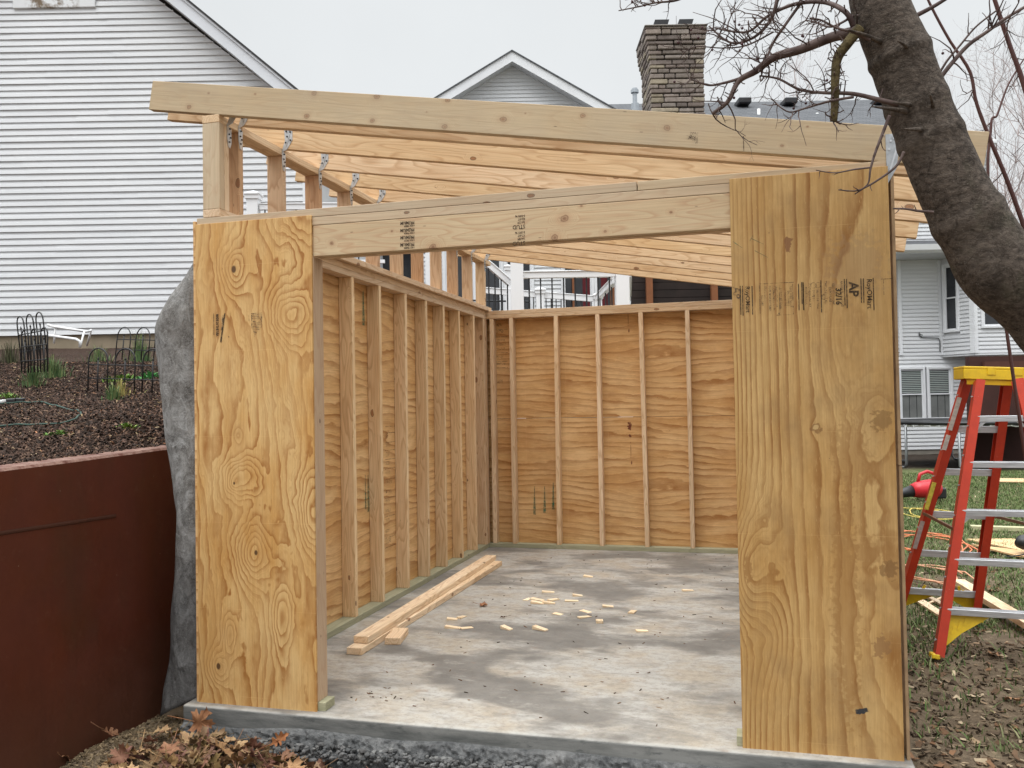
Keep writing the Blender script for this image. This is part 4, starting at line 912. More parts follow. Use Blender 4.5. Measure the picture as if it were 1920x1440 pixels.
ps = plain('galvanised_flue', (.42, .45, .48), .4, metal=.5)
m = MB().tube([(a, 4, z-1.2), (a, 4, z-.5)], .14, 12); m.tube([(a, 4, z-.55), (a, 4, z-.1)], .08, 12); m.tube([(a, 4, z-.12), (a, 4, z-.02)], .14, 12); m.tube([(a, 4, z-.02), (a, 4, z+.04)], .10, 12)
m.build('flue_pipe', ps, h2, smooth=False)
# chimney in stacked stone
STM = cmat('stacked_stone', .9, .15, 7, .45, bump=.5)
cx0, cx1 = L2(1216, 150)[0], L2(1316, 150)[0]; cz0 = L2(1250, 240)[1]-.6; cz1 = L2(1250, 49, BB-.5)[1]; cdp = 1.35
SC = [(.23, .195, .17), (.28, .235, .20), (.18, .15, .135), (.26, .225, .20), (.31, .265, .20), (.21, .17, .15), (.25, .21, .185)]
b = MB(); z = cz0; fl = lambda z: max(0, .16*min(1, (z-(cz1-1.1))/.9)) if z > cz1-1.1 else 0
while z < cz1-.02:
    hh = min(random.uniform(.10, .17), cz1-z); e = fl(z)
    for (x0, x1, ya, yb) in ((cx0-e, cx1+e*.5, -.35-e, -.15), ):
        x = x0
        while x < x1-.01:
            w = min(random.uniform(.22, .85), x1-x); w = x1-x if x1-x-w < .12 else w
            j = random.uniform(-.02, .02); k = random.choice(SC); kk = random.uniform(.9, 1.4)
            b.box(x+.014, x+w-.014, ya+j, yb, z+.014, z+hh-.014, tuple(q*kk for q in k)); x += w
    for side in (0, 1):
        y = -.35-e+.01
        while y < cdp-.01:
            w = min(random.uniform(.2, .6), cdp-y); j = random.uniform(-.02, .02); k = random.choice(SC); kk = random.uniform(.9, 1.4)
            xs0 = (cx0-e+j, cx0+.2) if side == 0 else (cx1-.2, cx1+e*.5+j)
            b.box(xs0[0], xs0[1], y+.008, y+w-.008, z+.01, z+hh-.01, tuple(q*kk for q in k)); y += w
    z += hh
chim = b.build('chimney', STM, h2, bevel=.02)
MB().box(cx0+.03, cx1-.03, -.27, cdp-.05, cz0, cz1-.03).build('mortar_core', plain('dark_mortar', (.07, .065, .06), .95), chim)
MB().box(cx0-.17, cx1+.1, -.53, cdp, cz1-.0, cz1+.05).build('chimney_cap', plain('cap_slab', (.2, .18, .16), .9), chim, bevel=.02)
for u in (1235, 1280):
    a = L2(u, 40, BB)[0]; m = MB(); m.prism([(a-.24, -.40, cz1+.055), (a+.19, -.40, cz1+.055), (a+.25, -.40, cz1+.25), (a-.18, -.40, cz1+.25)], (0, .45, 0)); m.build('flue_cap', BLK, chim)
# right wing wall
wl, wr = L2(1660, 500)[0], L2(1858, 500)[0]; ztop2 = ze-.1; zl = L2(1760, 466)[1]; zbs = L2(1760, 842)[1]
wx = [L2(u, 750) for u in (1684, 1733, 1737, 1786)]
wz0, wz1 = L2(1730, 790)[1], L2(1730, 688)[1]
siding('wing_siding', zbs, ztop2, lambda z: (wl-4, wr), .118, h2, lip=.030, holes=[(wx[0][0], wx[3][0], wz0, wz1)])
MB().box(wl-4, wr, .03, .12, 0, ztop2).build('wing_core', plain('wing_backing', (.5, .5, .5), .6), h2)
MB().box(wl-4, wr-.2, .0, .3, -.4, zbs-.003).build('wing_foundation', plain('grey_foundation', (.22, .2, .17), .9, .12), h2)
MB().box(wr-.06, wr+.06, -.05, .1, zbs, ztop2).build('corner_trim', TRIM, h2)
MB().box(L2(1786, 430)[0], L2(1806, 430)[0], -.06, -.017, zl+.1, ztop2).build('corner_trim', TRIM, h2)
MB().box(L2(1681, 500)[0], L2(1687, 500)[0], -.06, -.017, L2(1760, 665)[1], zl-.1).build('corner_trim', TRIM, h2)
window(h2, wx[0][0], wx[1][0]+.02, wz0, wz1, -.03, blinds=True); window(h2, wx[2][0], wx[3][0], wz0, wz1, -.03, blinds=True)
# upper eave gutter and lower pent gutter
MB().box(xa, xb+.05, -.55, -.42, ze-.14, ze-.02).build('gutter', TRIM, h2, bevel=.02); MB().box(xa, xb, -.42, .02, ze-.16, ze-.12).build('soffit', SOFFIT, h2)
gz = L2(1740, 459, BB-1.3)[1]; gz2 = L2(1740, 473, BB-1.3)[1]
a0, a1 = L2(1660, 460, BB-1.3)[0], L2(1900, 460, BB-1.3)[0]
b = MB(); b.prism([(a0, -1.32, gz2), (a0, -1.40, gz2+.06), (a0, -1.43, gz), (a0, -1.30, gz), (a0, -1.30, gz2)], (a1-a0, 0, 0)); b.build('gutter', TRIM, h2)
MB().box(a0, a1, -1.30, -.01, gz2-.02, gz2+.02).build('soffit', SOFFIT, h2)
MB().prism([(a0, -1.34, gz+.01), (a0, -.01, gz+.36), (a0, -.01, gz+.30), (a0, -1.34, gz-.04)], (a1-a0, 0, 0)).build('pent_roof', SHING, h2)
# bay window
bz0, bz1 = L2(1830, 662, BB-1)[1], gz2-.03
bx = [L2(1761, 560)[0], L2(1824, 560, BB-1.0)[0], L2(1960, 560, BB-1.0)[0]]
def bay_face(x0, y0, x1, y1, wins, nm='bay'):
    L = math.hypot(x1-x0, y1-y0); e = empty(nm, (x0, y0, 0), math.atan2(y1-y0, x1-x0)); e.parent = h2
    siding('siding_wall', bz0, bz1, lambda z: (0, L), .118, e, lip=.030, holes=[(a, b_, c_, d_) for a, b_, c_, d_ in wins])
    MB().box(0, L, .025, .08, bz0, bz1).build('bay_backing', TRIM, e)
    MB().box(-.03, .10, -.045, -.018, bz0, bz1).build('corner_trim', TRIM, e); MB().box(L-.10, L+.06, -.045, -.018, bz0, bz1).build('corner_trim', TRIM, e)
    for a, b_, c_, d_ in wins: window(e, a, b_, c_, d_, -.03)
    return e
Lb = math.hypot(bx[1]-bx[0], 1.0); zw0, zw1 = L2(1790, 622, BB-.6)[1], L2(1790, 492, BB-.6)[1]
bay_face(bx[0], 0, bx[1], -1.0, [(.16, Lb-.42, zw0, zw1)], 'bay_side')
bay_face(bx[1], -1.0, bx[2], -1.0, [(.2, 1.5, L2(1870, 615, BB-1)[1], zw1)], 'bay_front')
MB().prism([(bx[0], 0, bz0-.06), (bx[1], -1.02, bz0-.06), (bx[2], -1.02, bz0-.06), (bx[2], 0, bz0-.06)], (0, 0, .055)).build('bay_floor', TRIM, h2)
# hanging wire with a loop
pts = [(1722, 623), (1722, 629), (1726, 632), (1728, 628), (1724, 626), (1725, 633), (1758, 634), (1761, 640), (1761, 658), (1765, 664)]
MB().tube([(L2(u, v)[0], -.05, L2(u, v)[1]) for u, v in pts], .013, 5).build('cable', BLK, h2)
# middle wall behind the deck with dark glazing
mx0, mx1 = L2(560, 500, 24)[0], L2(1330, 500, 24)[0]
def L3(u, v): a, z = W(u, v, 24.0); return a, z+.25
hol = []
zA, zB = L3(900, 640)[1], L3(900, 440)[1]
wins = []
for ua, ub in ((700, 782), (822, 992), (1042, 1165)):
    wins.append((L3(ua, 0)[0], L3(ub, 0)[0], zA, zB))
siding('deck_side_wall', .6, L3(900, 300)[1], lambda z: (mx0, mx1), .118, h2, y=-2.0, lip=.030, holes=wins)
MB().box(mx0, mx1, -1.96, -1.9, .3, L3(900, 300)[1]).build('wall_core', TRIM, h2)
for i, (a, b_, c_, d_) in enumerate(wins):
    n = max(1, round((b_-a)/1.0))
    for k in range(n): window(h2, a+(b_-a)*k/n+.002, a+(b_-a)*(k+1)/n-.002, c_, d_, -2.03, rows=1, fw=.08, name='patio_door')
RED = plain('dark_red_curtain', (.10, .012, .016), .8, .3, 5)
for ua, ub in ((1082, 1104), (1116, 1128)): a, b_ = L3(ua, 0)[0], L3(ub, 0)[0]; MB().box(a, b_, -2.012, -2.007, zA+.1, zB-.1).build('curtain', RED, h2)
BRN = plain('orange_brown_wood', (.20, .075, .03), .6, .2, 5)
for ua, ub in ((1062, 1067), (1132, 1146), (1148, 1153)): a, b_ = L3(ua, 0)[0], L3(ub, 0)[0]; MB().box(a, b_, -2.2, -2.1, zA-.3, zB).build('timber_trim', BRN, h2)
# brown boarded screen right of the deck
sc = empty('boarded_screen', G(W(1330, 600, 15)[0], 15, 0), YAW, 'dark brown boarded screen with two orange-brown posts seen over the back wall', 'screen')
s0 = W(1330, 600, 15)[0]; x0, x1 = W(1172, 0, 15)[0]-s0, W(1420, 0, 15)[0]-s0; z0, z1 = -.2, W(1200, 440, 15)[1]
m = MB(); z = z0
while z < z1: m.box(x0, x1, 0, .03, z+.004, z+.13); z += .135
m.box(x0, x1, .031, .06, z0, z1); m.build('boards', plain('black_brown_boards', (.020, .013, .011), .8, .3, 4), sc)
for u in (1205, 1325): a = W(u, 0, 15)[0]-s0; MB().box(a-.055, a+.055, -.1, -.002, z0, z1).build('post', BRN, sc)

# ------------------------------------------------------------------ deck with white railings behind the shed
dk = empty('railed_deck', G(0, 11.0, 0), YAW, 'raised deck with white vinyl posts, white rails and thin black balusters behind the shed', 'deck')
VIN = plain('white_vinyl', (.80, .80, .81), .35, .02, 2, spec=.4)
def D(u, v, b=11.0): a, z = W(u, v, b); return a, z
def post(u0, u1, vt, b=11.0, zb=0.0, cap=True):
    a0, a1 = D(u0, 500, b)[0], D(u1, 500, b)[0]; zt = D((u0+u1)/2, vt, b)[1]; y = b-11; w = a1-a0
    p = MB().box(a0, a1, y-w/2, y+w/2, zb, zt).build('post', VIN, dk, bevel=.006)
    if cap:
        m = MB().box(a0-.02, a1+.02, y-w/2-.02, y+w/2+.02, zt-.05, zt+.01); c0 = (a0+a1)/2
        m.add([(a0-.035, y-w/2-.035, zt+.01), (a1+.035, y-w/2-.035, zt+.01), (a1+.035, y+w/2+.035, zt+.01), (a0-.035, y+w/2+.035, zt+.01), (a0-.035, y-w/2-.035, zt+.03), (a1+.035, y-w/2-.035, zt+.03), (a1+.035, y+w/2+.035, zt+.03), (a0-.035, y+w/2+.035, zt+.03), (c0, y, zt+.03+w*.35)], [(0, 3, 2, 1), (0, 1, 5, 4), (1, 2, 6, 5), (2, 3, 7, 6), (3, 0, 4, 7), (4, 5, 8), (5, 6, 8), (6, 7, 8), (7, 4, 8)])
        m.build('post_cap', VIN, p)
    return p
post(957, 981, 470, cap=False); post(1153, 1178, 480, cap=False)
def rail(u0, v0, b0, u1, v1, b1, h=.075, w=.07, bal=0, down=.9, low=True):
    A, B_ = D(u0, v0, b0), D(u1, v1, b1); p, q = Vector((A[0], b0-11, A[1])), Vector((B_[0], b1-11, B_[1]))
    m = MB().bar(p, q, w, h); m.bar(p+Vector((0, 0, h/2+.008)), q+Vector((0, 0, h/2+.008)), w+.03, .016); m.build('top_rail', VIN, dk, bevel=.004)
    if low: MB().bar(p-Vector((0, 0, down)), q-Vector((0, 0, down)), w*.7, .05).build('bottom_rail', VIN, dk)
    n = bal
    for k in range(n):
        c0 = p.lerp(q, (k+.5)/n); MB().tube([c0-Vector((0, 0, h/2)), c0-Vector((0, 0, down))], .0105, 6).build('baluster', IRON, dk)
rail(981, 517, 11, 1153, 514, 11, bal=8); rail(1178, 514, 11, 1178, 560, 14, bal=0)
rail(850, 440, 11.0, 957, 532, 11.2, h=.08, bal=9, down=1.0, low=False)
rail(1120, 560, 13.2, 1153, 527, 11.2, h=.07, bal=3, low=False)
for u0, u1, v, b_ in ((1004, 1019, 546, 16), (948, 957, 502, 16), (1113, 1127, 556, 16), (798, 811, 440, 16), (466, 487, 368, 12.5)): post(u0, u1, v, b_, 1.0)
rail(905, 545, 16, 1004, 553, 16, bal=12, h=.10); rail(1019, 554, 16, 1113, 561, 16, bal=10, h=.10)
rail(487, 389, 12.5, 720, 388, 12.5, bal=12, h=.08, down=.8)
MB().box(D(430, 0, 12.5)[0], D(1170, 0, 12.5)[0], .3, 6.5, 2.0, 2.2).build('deck_floor', plain('deck_boards', (.26, .24, .22), .8, .15, 5), dk)
MB().box(D(800, 0, 12.5)[0], D(1150, 0, 12.5)[0], 6.0, 6.05, 2.2, 3.1).build('deck_skirt', plain('dark_boards', (.05, .045, .042), .9), dk)  # skirt boards get a much darker colour than the deck floor
rc = empty('patio_chair', G(D(930, 0, 17.5)[0], 17.5, 2.2), YAW+.3, 'black wrought iron scroll chair on the deck behind the white post', 'chair')
m = MB()
for i in range(5):
    for j in range(4):
        x, z = -.5+i*.25, .35+j*.26; m.tube([(x+.09*math.cos(a), .0, z+.09*math.sin(a)) for a in np.linspace(0, 5.5, 10)], .012, 5)
m.build('scroll_back', plain('pale_scrollwork', (.45, .45, .45), .5), rc); m = MB()
for x in (-.6, .6): m.tube([(x, 0, 0), (x, 0, 1.4)], .02, 6)
for z in (.3, 1.4): m.tube([(-.6, 0, z), (.6, 0, z)], .02, 6)
m.box(-.6, .6, -.55, 0, .42, .46); m.build('frame', IRON, rc)

# ------------------------------------------------------------------ brown wall at the right, trampoline
bw = empty('brown_wall', G(W(1870, 0, 22)[0], 22, -.3), YAW, 'dark red-brown wall under the bay window behind the ladder', 'wall'); w0 = W(1870, 0, 22)[0]
DB_ = plain('dark_red_brown_boards', (.055, .022, .017), .75, .2, 1.5)
zt1 = W(1850, 668, 22)[1]+.3; MB().box(W(1797, 0, 22)[0]-w0, W(2150, 0, 22)[0]-w0, 0, .2, 0, zt1).build('wall_face', DB_, bw)
MB().box(W(1820, 0, 22)[0]-w0, W(2150, 0, 22)[0]-w0, -.12, -.002, W(1870, 690, 22)[1]+.3, W(1870, 678, 22)[1]+.3).build('cap_board', plain('red_brown_cap', (.09, .035, .025), .7), bw)
tb = 19.5
tr = empty('trampoline', G(W(1800, 0, tb+1.6)[0], tb+1.6, -.2), YAW, 'round trampoline with black mat and grey tube legs behind the ladder', 'trampoline')
tz = W(1800, 793, tb)[1]+.2; Rr = 2.0
vs = [(0, 0, tz)]+[(Rr*math.cos(a), Rr*math.sin(a), tz) for a in np.linspace(0, 2*math.pi, 48, endpoint=False)]
MB().add(vs, [(0, i+1, (i+1) % 48+1) for i in range(48)]).build('mat', BLK, tr, fix=False)
MB().tube([(Rr*math.cos(a), Rr*math.sin(a), tz-.01) for a in np.linspace(0, 2*math.pi, 49)], .045, 8, caps=False).build('rim_pad', BLK, tr, smooth=True)
m = MB()
for k in range(60):
    a = 2*math.pi*k/60; p = Vector((Rr*math.cos(a), Rr*math.sin(a), tz-.05)); m.tube([p, p+Vector((0, 0, -random.uniform(.02, .06)))], .02, 5)
m.tube([(Rr*.99*math.cos(a), Rr*.99*math.sin(a), tz-.075+.012*math.sin(a*40)) for a in np.linspace(0, 2*math.pi, 241)], .014, 5, caps=False)
m.build('pad_edging', VIN, tr)
GAL = plain('grey_tube_steel', (.28, .29, .30), .4, metal=.5)
for k in range(6):
    a = 2*math.pi*(k+.28)/6-.2; da = .2; p = [Vector((Rr*math.cos(a+s), Rr*math.sin(a+s), 0)) for s in (-da, da)]
    MB().tube([p[0]+Vector((0, 0, tz)), p[0]+Vector((0, 0, .12)), p[0]+(p[1]-p[0])*.08+Vector((0, 0, .03)), p[1]+(p[0]-p[1])*.08+Vector((0, 0, .03)), p[1]+Vector((0, 0, .12)), p[1]+Vector((0, 0, tz))], .03, 8).build('leg', GAL, tr, smooth=True)

# ------------------------------------------------------------------ step ladder
lad = empty('step_ladder', (4.05, 2.55, -.13), 0, 'red fibreglass step ladder with yellow cap and aluminium steps on the lawn', 'ladder')
lo = Vector(lad.location)
t = NT('red_fibreglass', .42, .4); g = t.geo(); c = t.mix(t.rng(t.noise(g, 9, 5, .7), .3, .75), (.55, .048, .018), (.42, .036, .015)); c = t.mix(t.rng(t.noise(g, 55, 4, .7), .68, .78, 0, .5), c, (.65, .5, .42)); t.base(c); REDM = t.m
t = NT('yellow_plastic', .4, .4); g = t.geo(); t.base(t.mix(t.rng(t.noise(g, 12, 5, .7), .4, .8), (.78, .52, .02), (.55, .36, .03))); YEL = t.m
t = NT('aluminium', .38, .5); g = t.geo(); t.b.inputs['Metallic'].default_value = .55; t.base(t.mix(t.rng(t.noise(t.mapv(g, (3, 3, 30)), 4, 4), .3, .7), (.62, .63, .65), (.42, .43, .45))); ALU = t.m
def lp(p): return Vector(p)-lo
A0, A1 = lp((3.74, 3.13, -.12)), lp(P(1806, 712, 5.85))
B0, B1 = lp((3.80, 2.02, -.12)), lp(P(1829, 714, 5.6))
C0_, C1 = lp((4.29, 3.06, -.12)), lp(P(1896, 712, 5.75))
D0, D1 = lp((4.62, 1.93, -.12)), lp(P(1915, 712, 5.52))
def rail_c(p, q, w=.075, th=.028, outx=1):
    m = MB(); up = (q-p).cross(Vector((1, 0, 0))); m.bar(p, q, .006, w, up=up)
    x = (q-p).normalized(); n = up.normalized()
    for s in (-1, 1):
        o_ = n*s*(w/2-.004); m.bar(p+o_+Vector((outx*th/2, 0, 0)), q+o_+Vector((outx*th/2, 0, 0)), th, .006, up=up)
    return m
for p, q, ox in ((A0, A1, 1), (C0_, C1, -1), (B0, B1, 1), (D0, D1, -1)):
    r = rail_c(p, q, .082 if ox else .07, .05, ox).build('side_rail', REDM, lad)
    f = MB().bar(p-Vector((0, 0, .012)), p+(q-p)*.012, .05, .088, up=(0, 1, 0)).build('foot', YEL, r, bevel=.006)
    m = MB()
    for k in range(9):
        c0 = p.lerp(q, .06+k*.11)
        m.tube([c0+Vector((-.008 if ox == 1 else .008, -.01, 0)), c0+Vector((-.014, -.022, 0))], .006, 6)
    m.build('rivet', ALU, r)
for k, f_ in enumerate((.17, .345, .52, .695, .865)):
    a, b_ = B0.lerp(B1, f_), D0.lerp(D1, f_)
    m = MB().bar(a, b_, .075, .006, up=(0, 0, 1)); m.bar(a+Vector((0, -.036, -.016)), b_+Vector((0, -.036, -.016)), .005, .036); m.bar(a+Vector((0, .036, -.012)), b_+Vector((0, .036, -.012)), .005, .028)
    st = m.build('step', ALU, lad, bevel=.001)
    if k in (4, 2):
        for s, e in ((a, (b_-a).normalized()), (b_, (a-b_).normalized())):
            MB().bar(s+Vector((0, -.03, -.10)), s+e*.08+Vector((0, -.03, -.03)), .004, .018).build('step_brace', ALU, st)
for f_ in (.12, .29, .46, .64, .815):
    a, b_ = A0.lerp(A1, f_), C0_.lerp(C1, f_)
    m = MB().bar(a, b_, .03, .005); m.bar(a+Vector((0, -.015, -.02)), b_+Vector((0, -.015, -.02)), .005, .045); m.build('rear_rung', ALU, lad, bevel=.001)
for (s, e_, q, ff) in ((B0, D0, B1, .17), (D0, B0, D1, .17), (A0, C0_, A1, .12), (C0_, A0, C1, .12)):
    x = (e_-s).normalized(); up = (q-s).normalized(); s0_ = s+up*.05; L_ = (q-s).length*ff
    m = MB().prism([s0_+x*.012, s0_+x*.04, s+up*(L_*.50)+x*.13, s+up*(L_*.86)+x*.27, s+up*(L_-.012)+x*.29, s+up*(L_-.012)+x*.012], Vector((0, .012, 0)))
    for i in range(5):
        c0 = s0_+x*(.02+.03*i)+up*(.03+.03*i); m.bar(c0, c0+up*.05+x*.01, .018, .004, up=(0, 1, 0))
    m.build('corner_guard', YEL, lad)
capx = (lp(P(1916, 700, 5.66))-lp(P(1800, 697, 5.75))).normalized(); ca = lp(P(1797, 699, 5.78)); ca.z = A1.z+.052
cy = Vector((-capx.y, capx.x, 0)).normalized(); M = Matrix.Translation(ca) @ Matrix((capx, cy, Vector((0, 0, 1)))).transposed().to_4x4()
Lc = .62; m = MB(); m.box(0, Lc, -.13, .13, .018, .034, None, M); m.box(0, Lc, -.13, -.122, -.05, .017, None, M); m.box(0, Lc, .122, .13, -.05, .017, None, M); m.box(0, .01, -.121, .121, -.05, .017, None, M); m.box(Lc-.01, Lc, -.121, .121, -.05, .017, None, M)
for x in (.14, .30): m.box(x, x+.05, -.134, -.1305, -.02, .03, None, M)
top = m.build('top_cap', YEL, lad, bevel=.003)
MB().box(.02, Lc-.02, -.12, -.112, -.085, -.052, None, M).build('cap_skirt', plain('amber_plastic', (.62, .36, .015), .4), top)
# stickers on the far-left rail and spreader bars
def rail_pt(f_, o=0): return A0.lerp(A1, f_)+Vector((.0, -.048, 0))
for f0_, f1_, col, nm in ((.80, .93, (.62, .60, .56), 'sticker'), (.72, .78, (.6, .58, .55), 'sticker'), (.47, .585, (.70, .62, .10), 'warning_sticker'), (.30, .42, (.5, .42, .4), 'sticker')):
    p, q = rail_pt(f0_), rail_pt(f1_); MB().bar(p, q, .028, .002, up=(0, -1, .35)).build(nm, plain(nm+'_paint', col, .5, .25, 40), lad)
MB().bar(A0.lerp(A1, .45), B0.lerp(B1, .45), .012, .02).build('spreader', plain('rusty_spreader', (.20, .10, .06), .5, metal=.3), lad); MB().bar(C0_.lerp(C1, .45), D0.lerp(D1, .45), .012, .02).build('spreader', plain('tan_spreader', (.25, .17, .11), .5, metal=.3), lad)
p, q = B0.lerp(B1, .695), D0.lerp(D1, .695)
# step label: small maker's mark shown as writing

# ------------------------------------------------------------------ things on the lawn
def gz_(x, y): return float(hground(x, y))
bl = empty('leaf_blower', (5.33, 11.0, gz_(5.33, 11)+.02), .35, 'red cordless blower with black nozzle lying on the lawn behind the ladder', 'leaf blower')
REDP = plain('red_plastic', (.55, .02, .03), .35, .05, spec=.5)
m = MB(); m.tube([(-.12, 0, .16), (0, 0, .18), (.18, 0, .19), (.3, 0, .17), (.34, 0, .16)], [.10, .135, .15, .13, .08], 16); m.build('housing', REDP, bl, smooth=True)
MB().tube([(-.02, 0, .30), (.02, 0, .42), (.14, 0, .46), (.26, 0, .42), (.32, 0, .28)], .026, 10).build('handle', REDP, bl, smooth=True)
MB().tube([(-.5, 0, .08), (-.3, 0, .12), (-.11, 0, .16)], [.05, .065, .095], 14).build('nozzle', BLK, bl, smooth=True)
MB().box(.25, .42, -.07, .07, .03, .2).build('battery', BLK, bl, bevel=.02)
tv, tf = text_pts('20v', .07, .002); MB().add([(.08+x, -.152, .14+y) for x, y in tv], tf).build('voltage_mark', VIN, bl, fix=False)
def plank(name, p, q, w, h, mat, label, cat='board', tint=None, group=None, hf=gz_):
    p, q = Vector(p), Vector(q); L = (q-p).length; b = MB().box(0, L, -w/2, w/2, 0, h); o = b.build(name, mat, None, bevel=.003, seg=2)
    o.location = p; d = q-p; o.rotation_euler = (0, -math.asin(d.z/L), math.atan2(d.y, d.x)); tag(o, label, cat, group); k = tint or (1, 1, 1); o.color = (*k, 1); return o
g3 = lambda x, y, o=0: (x, y, gz_(x, y)+o+.004)
plank('pine_board', g3(4.42, 4.25, .03), g3(4.62, 2.2, .03), .10, .045, PINE, 'long pine two-by-four lying on the lawn under the ladder', tint=(1.22, 1.25, 1.3))
plank('pine_board', g3(3.96, 3.98), g3(4.12, 3.05), .07, .02, PINE, 'short pale board nearest the left ladder legs', tint=(1.22, 1.25, 1.3))
plank('pine_board', g3(4.05, 4.05), g3(4.24, 3.25, .01), .045, .02, PALE, 'narrow greyish strip beside the short pale board')
plank('thin_stake', g3(4.0, 3.5, .01), g3(4.32, 4.0, .01), .02, .015, PINE, 'thin wooden stake between the ladder legs', 'stake')
plank('treated_board', g3(5.35, 7.9), g3(6.6, 7.8), .12, .05, TREATED, 'greenish treated board lying across the lawn behind the ladder', tint=(1.3, 1.3, 1.2))
def scrap(pts, label, tint):
    c0 = Vector((sum(p[0] for p in pts)/len(pts), sum(p[1] for p in pts)/len(pts), 0)); c0.z = gz_(c0.x, c0.y)+.012
    o = MB().prism([(p[0]-c0.x, p[1]-c0.y, 0) for p in pts], (0, 0, .016)).build('plywood_scrap', PINE); o.location = c0; o.color = (*tint, 1); tag(o, label, 'plywood scrap')
scrap([(5.10, 7.0), (5.55, 6.1), (5.9, 6.2), (5.6, 7.1)], 'pale triangular plywood scrap on the lawn right of the ladder', (1.1, 1.05, .9))
scrap([(5.05, 6.55), (5.3, 5.9), (5.75, 5.5), (5.9, 5.8)], 'tan plywood offcut leaning over the other scrap near the black drill', (1.0, .92, .75))
scrap([(7.2, 14.2), (8.6, 13.9), (8.5, 14.8), (7.3, 14.9)], 'cream plywood sheet lying far back by the brown wall', (1.1, 1.05, .95))
dr = empty('power_tool', (5.42, 6.0, gz_(5.42, 6)+.04), .6, 'black corded power tool lying on the plywood scraps at the right edge', 'power tool')
MB().tube([(-.1, 0, .1), (-.04, 0, .11), (.14, 0, .12), (.2, 0, .11)], [.04, .075, .08, .05], 12).build('motor_body', BLK, dr, smooth=True)
MB().bar((.1, 0, .1), (.24, .02, .03), .05, .06).build('grip', BLK, dr, bevel=.012)
pts = [Vector((5.45+.35*math.sin(i*.35)*.6-.02*i*.3, 5.6+.03*i, 0)) for i in range(20)]
for p in pts: p.z = gz_(p.x, p.y)+.05+.03*math.sin(p.y*9)
MB().tube([p-Vector((5.42, 6.0, gz_(5.42, 6)+.04)) for p in pts], .006, 6).build('cord', BLK, dr, smooth=True)
def cordmess(seed, c0, rx, ry, n, label, col, th=.0065):
    random.seed(seed); a = 0; pts = []
    for i in range(n):
        a = i*.55; r = 1+.5*mnoise.noise(Vector((i*.21, seed, 0))); x = c0[0]+rx*r*math.cos(a)+.4*rx*mnoise.noise(Vector((i*.13, 5, seed))); y = c0[1]+ry*r*math.sin(a)+ry*mnoise.noise(Vector((i*.1, 9, seed)))
        pts.append(Vector((x, y, gz_(x, y)+.03+.012*math.sin(i*1.7))))
    o = MB().tube([p-Vector((c0[0], c0[1], 0)) for p in pts], th, 6).build('extension_cord', plain('orange_cable', col, .5), smooth=True); o.location = (c0[0], c0[1], 0); tag(o, label, 'extension cord')
cordmess(3, (4.62, 6.6), .35, .8, 46, 'orange extension cord tangled on the lawn behind the ladder steps', (.62, .20, .09), .008)
cordmess(5, (4.30, 4.75), .26, .5, 34, 'pale orange cord coiled on the lawn by the left ladder leg', (.70, .36, .22), .007)
cordmess(8, (5.1, 9.2), .28, .6, 20, 'yellow cord loops on the lawn by the blower', (.65, .5, .12), .008)
random.seed(21)

# ------------------------------------------------------------------ leaves
t = NT('dry_leaf', .7, .25); ob = t.obj(); rn = t.rnd()
c = t.mix(rn, (.27, .15, .078), (.17, .094, .05)); c = t.mix(t.rng(t.noise(ob, 25, 5, .7), .4, .75), c, (.13, .055, .028)); c = t.mix(1.0, c, t.ocol(), 'MULTIPLY')
t.base(c); t.bump(t.noise(ob, 40, 4), .5, .003); LEAFM = t.m
def leaf_mesh(seed, maple=False):
    r = random.Random(seed); rings = 5; vs = [(0, 0, 0)]; out = []
    MAPLE = [(1.0, 0), (.80, .09), (.80, .21), (.62, .15), (.50, .18), (.58, .40), (.74, .50), (.52, .55), (.46, .74), (.32, .58), (.14, .52), (.06, .32), (-.02, .44), (-.12, .62), (-.20, .44), (-.36, .46), (-.24, .26), (-.22, .10), (-.24, .02)]
    OAK = [(1.05, 0), (.92, .15), (.76, .12), (.72, .32), (.58, .36), (.52, .15), (.42, .12), (.40, .42), (.22, .48), (.17, .16), (.06, .12), (.0, .34), (-.14, .32), (-.18, .1), (-.35, .07), (-.5, .02)]
    half = MAPLE if maple else OAK
    full = half+[(x, -y) for x, y in half[::-1][:-1]]
    full = [(x-.15+r.uniform(-.03, .03), y+r.uniform(-.03, .03)) for x, y in full]
    for k in range(len(full)):
        p, q = full[k], full[(k+1) % len(full)]; out.append(p); out.append(((p[0]+q[0])/2+r.uniform(-.015, .015), (p[1]+q[1])/2+r.uniform(-.015, .015)))
    N = len(out)
    cu, cv = r.uniform(-.5, .9), r.uniform(-.5, .9); ph = r.uniform(0, 6)
    for k in range(1, rings+1):
        s = k/rings
        for x, y in out: X, Y = x*s, y*s; vs.append((X*.058, Y*.058, .055*(cu*X*X*.6+cv*Y*Y*.8+.12*math.sin(5*X+ph)*s+.1*math.sin(7*Y+ph))))
    fs = [(0, 1+i, 1+(i+1) % N) for i in range(N)]
    for k in range(rings-1):
        for i in range(N): fs.append((1+k*N+i, 1+(k+1)*N+i, 1+(k+1)*N+(i+1) % N, 1+k*N+(i+1) % N))
    b = MB().add(vs, fs); b.tube([(-.015, 0, 0), (-.05, .004, .002), (-.09, .008, .012)], .0013, 5)
    me = bpy.data.meshes.new('leaf'); me.from_pydata(b.v, [], b.f); me.polygons.foreach_set('use_smooth', [True]*len(b.f)); me.materials.append(LEAFM); return me
LM = [leaf_mesh(s, s % 2) for s in range(8)]
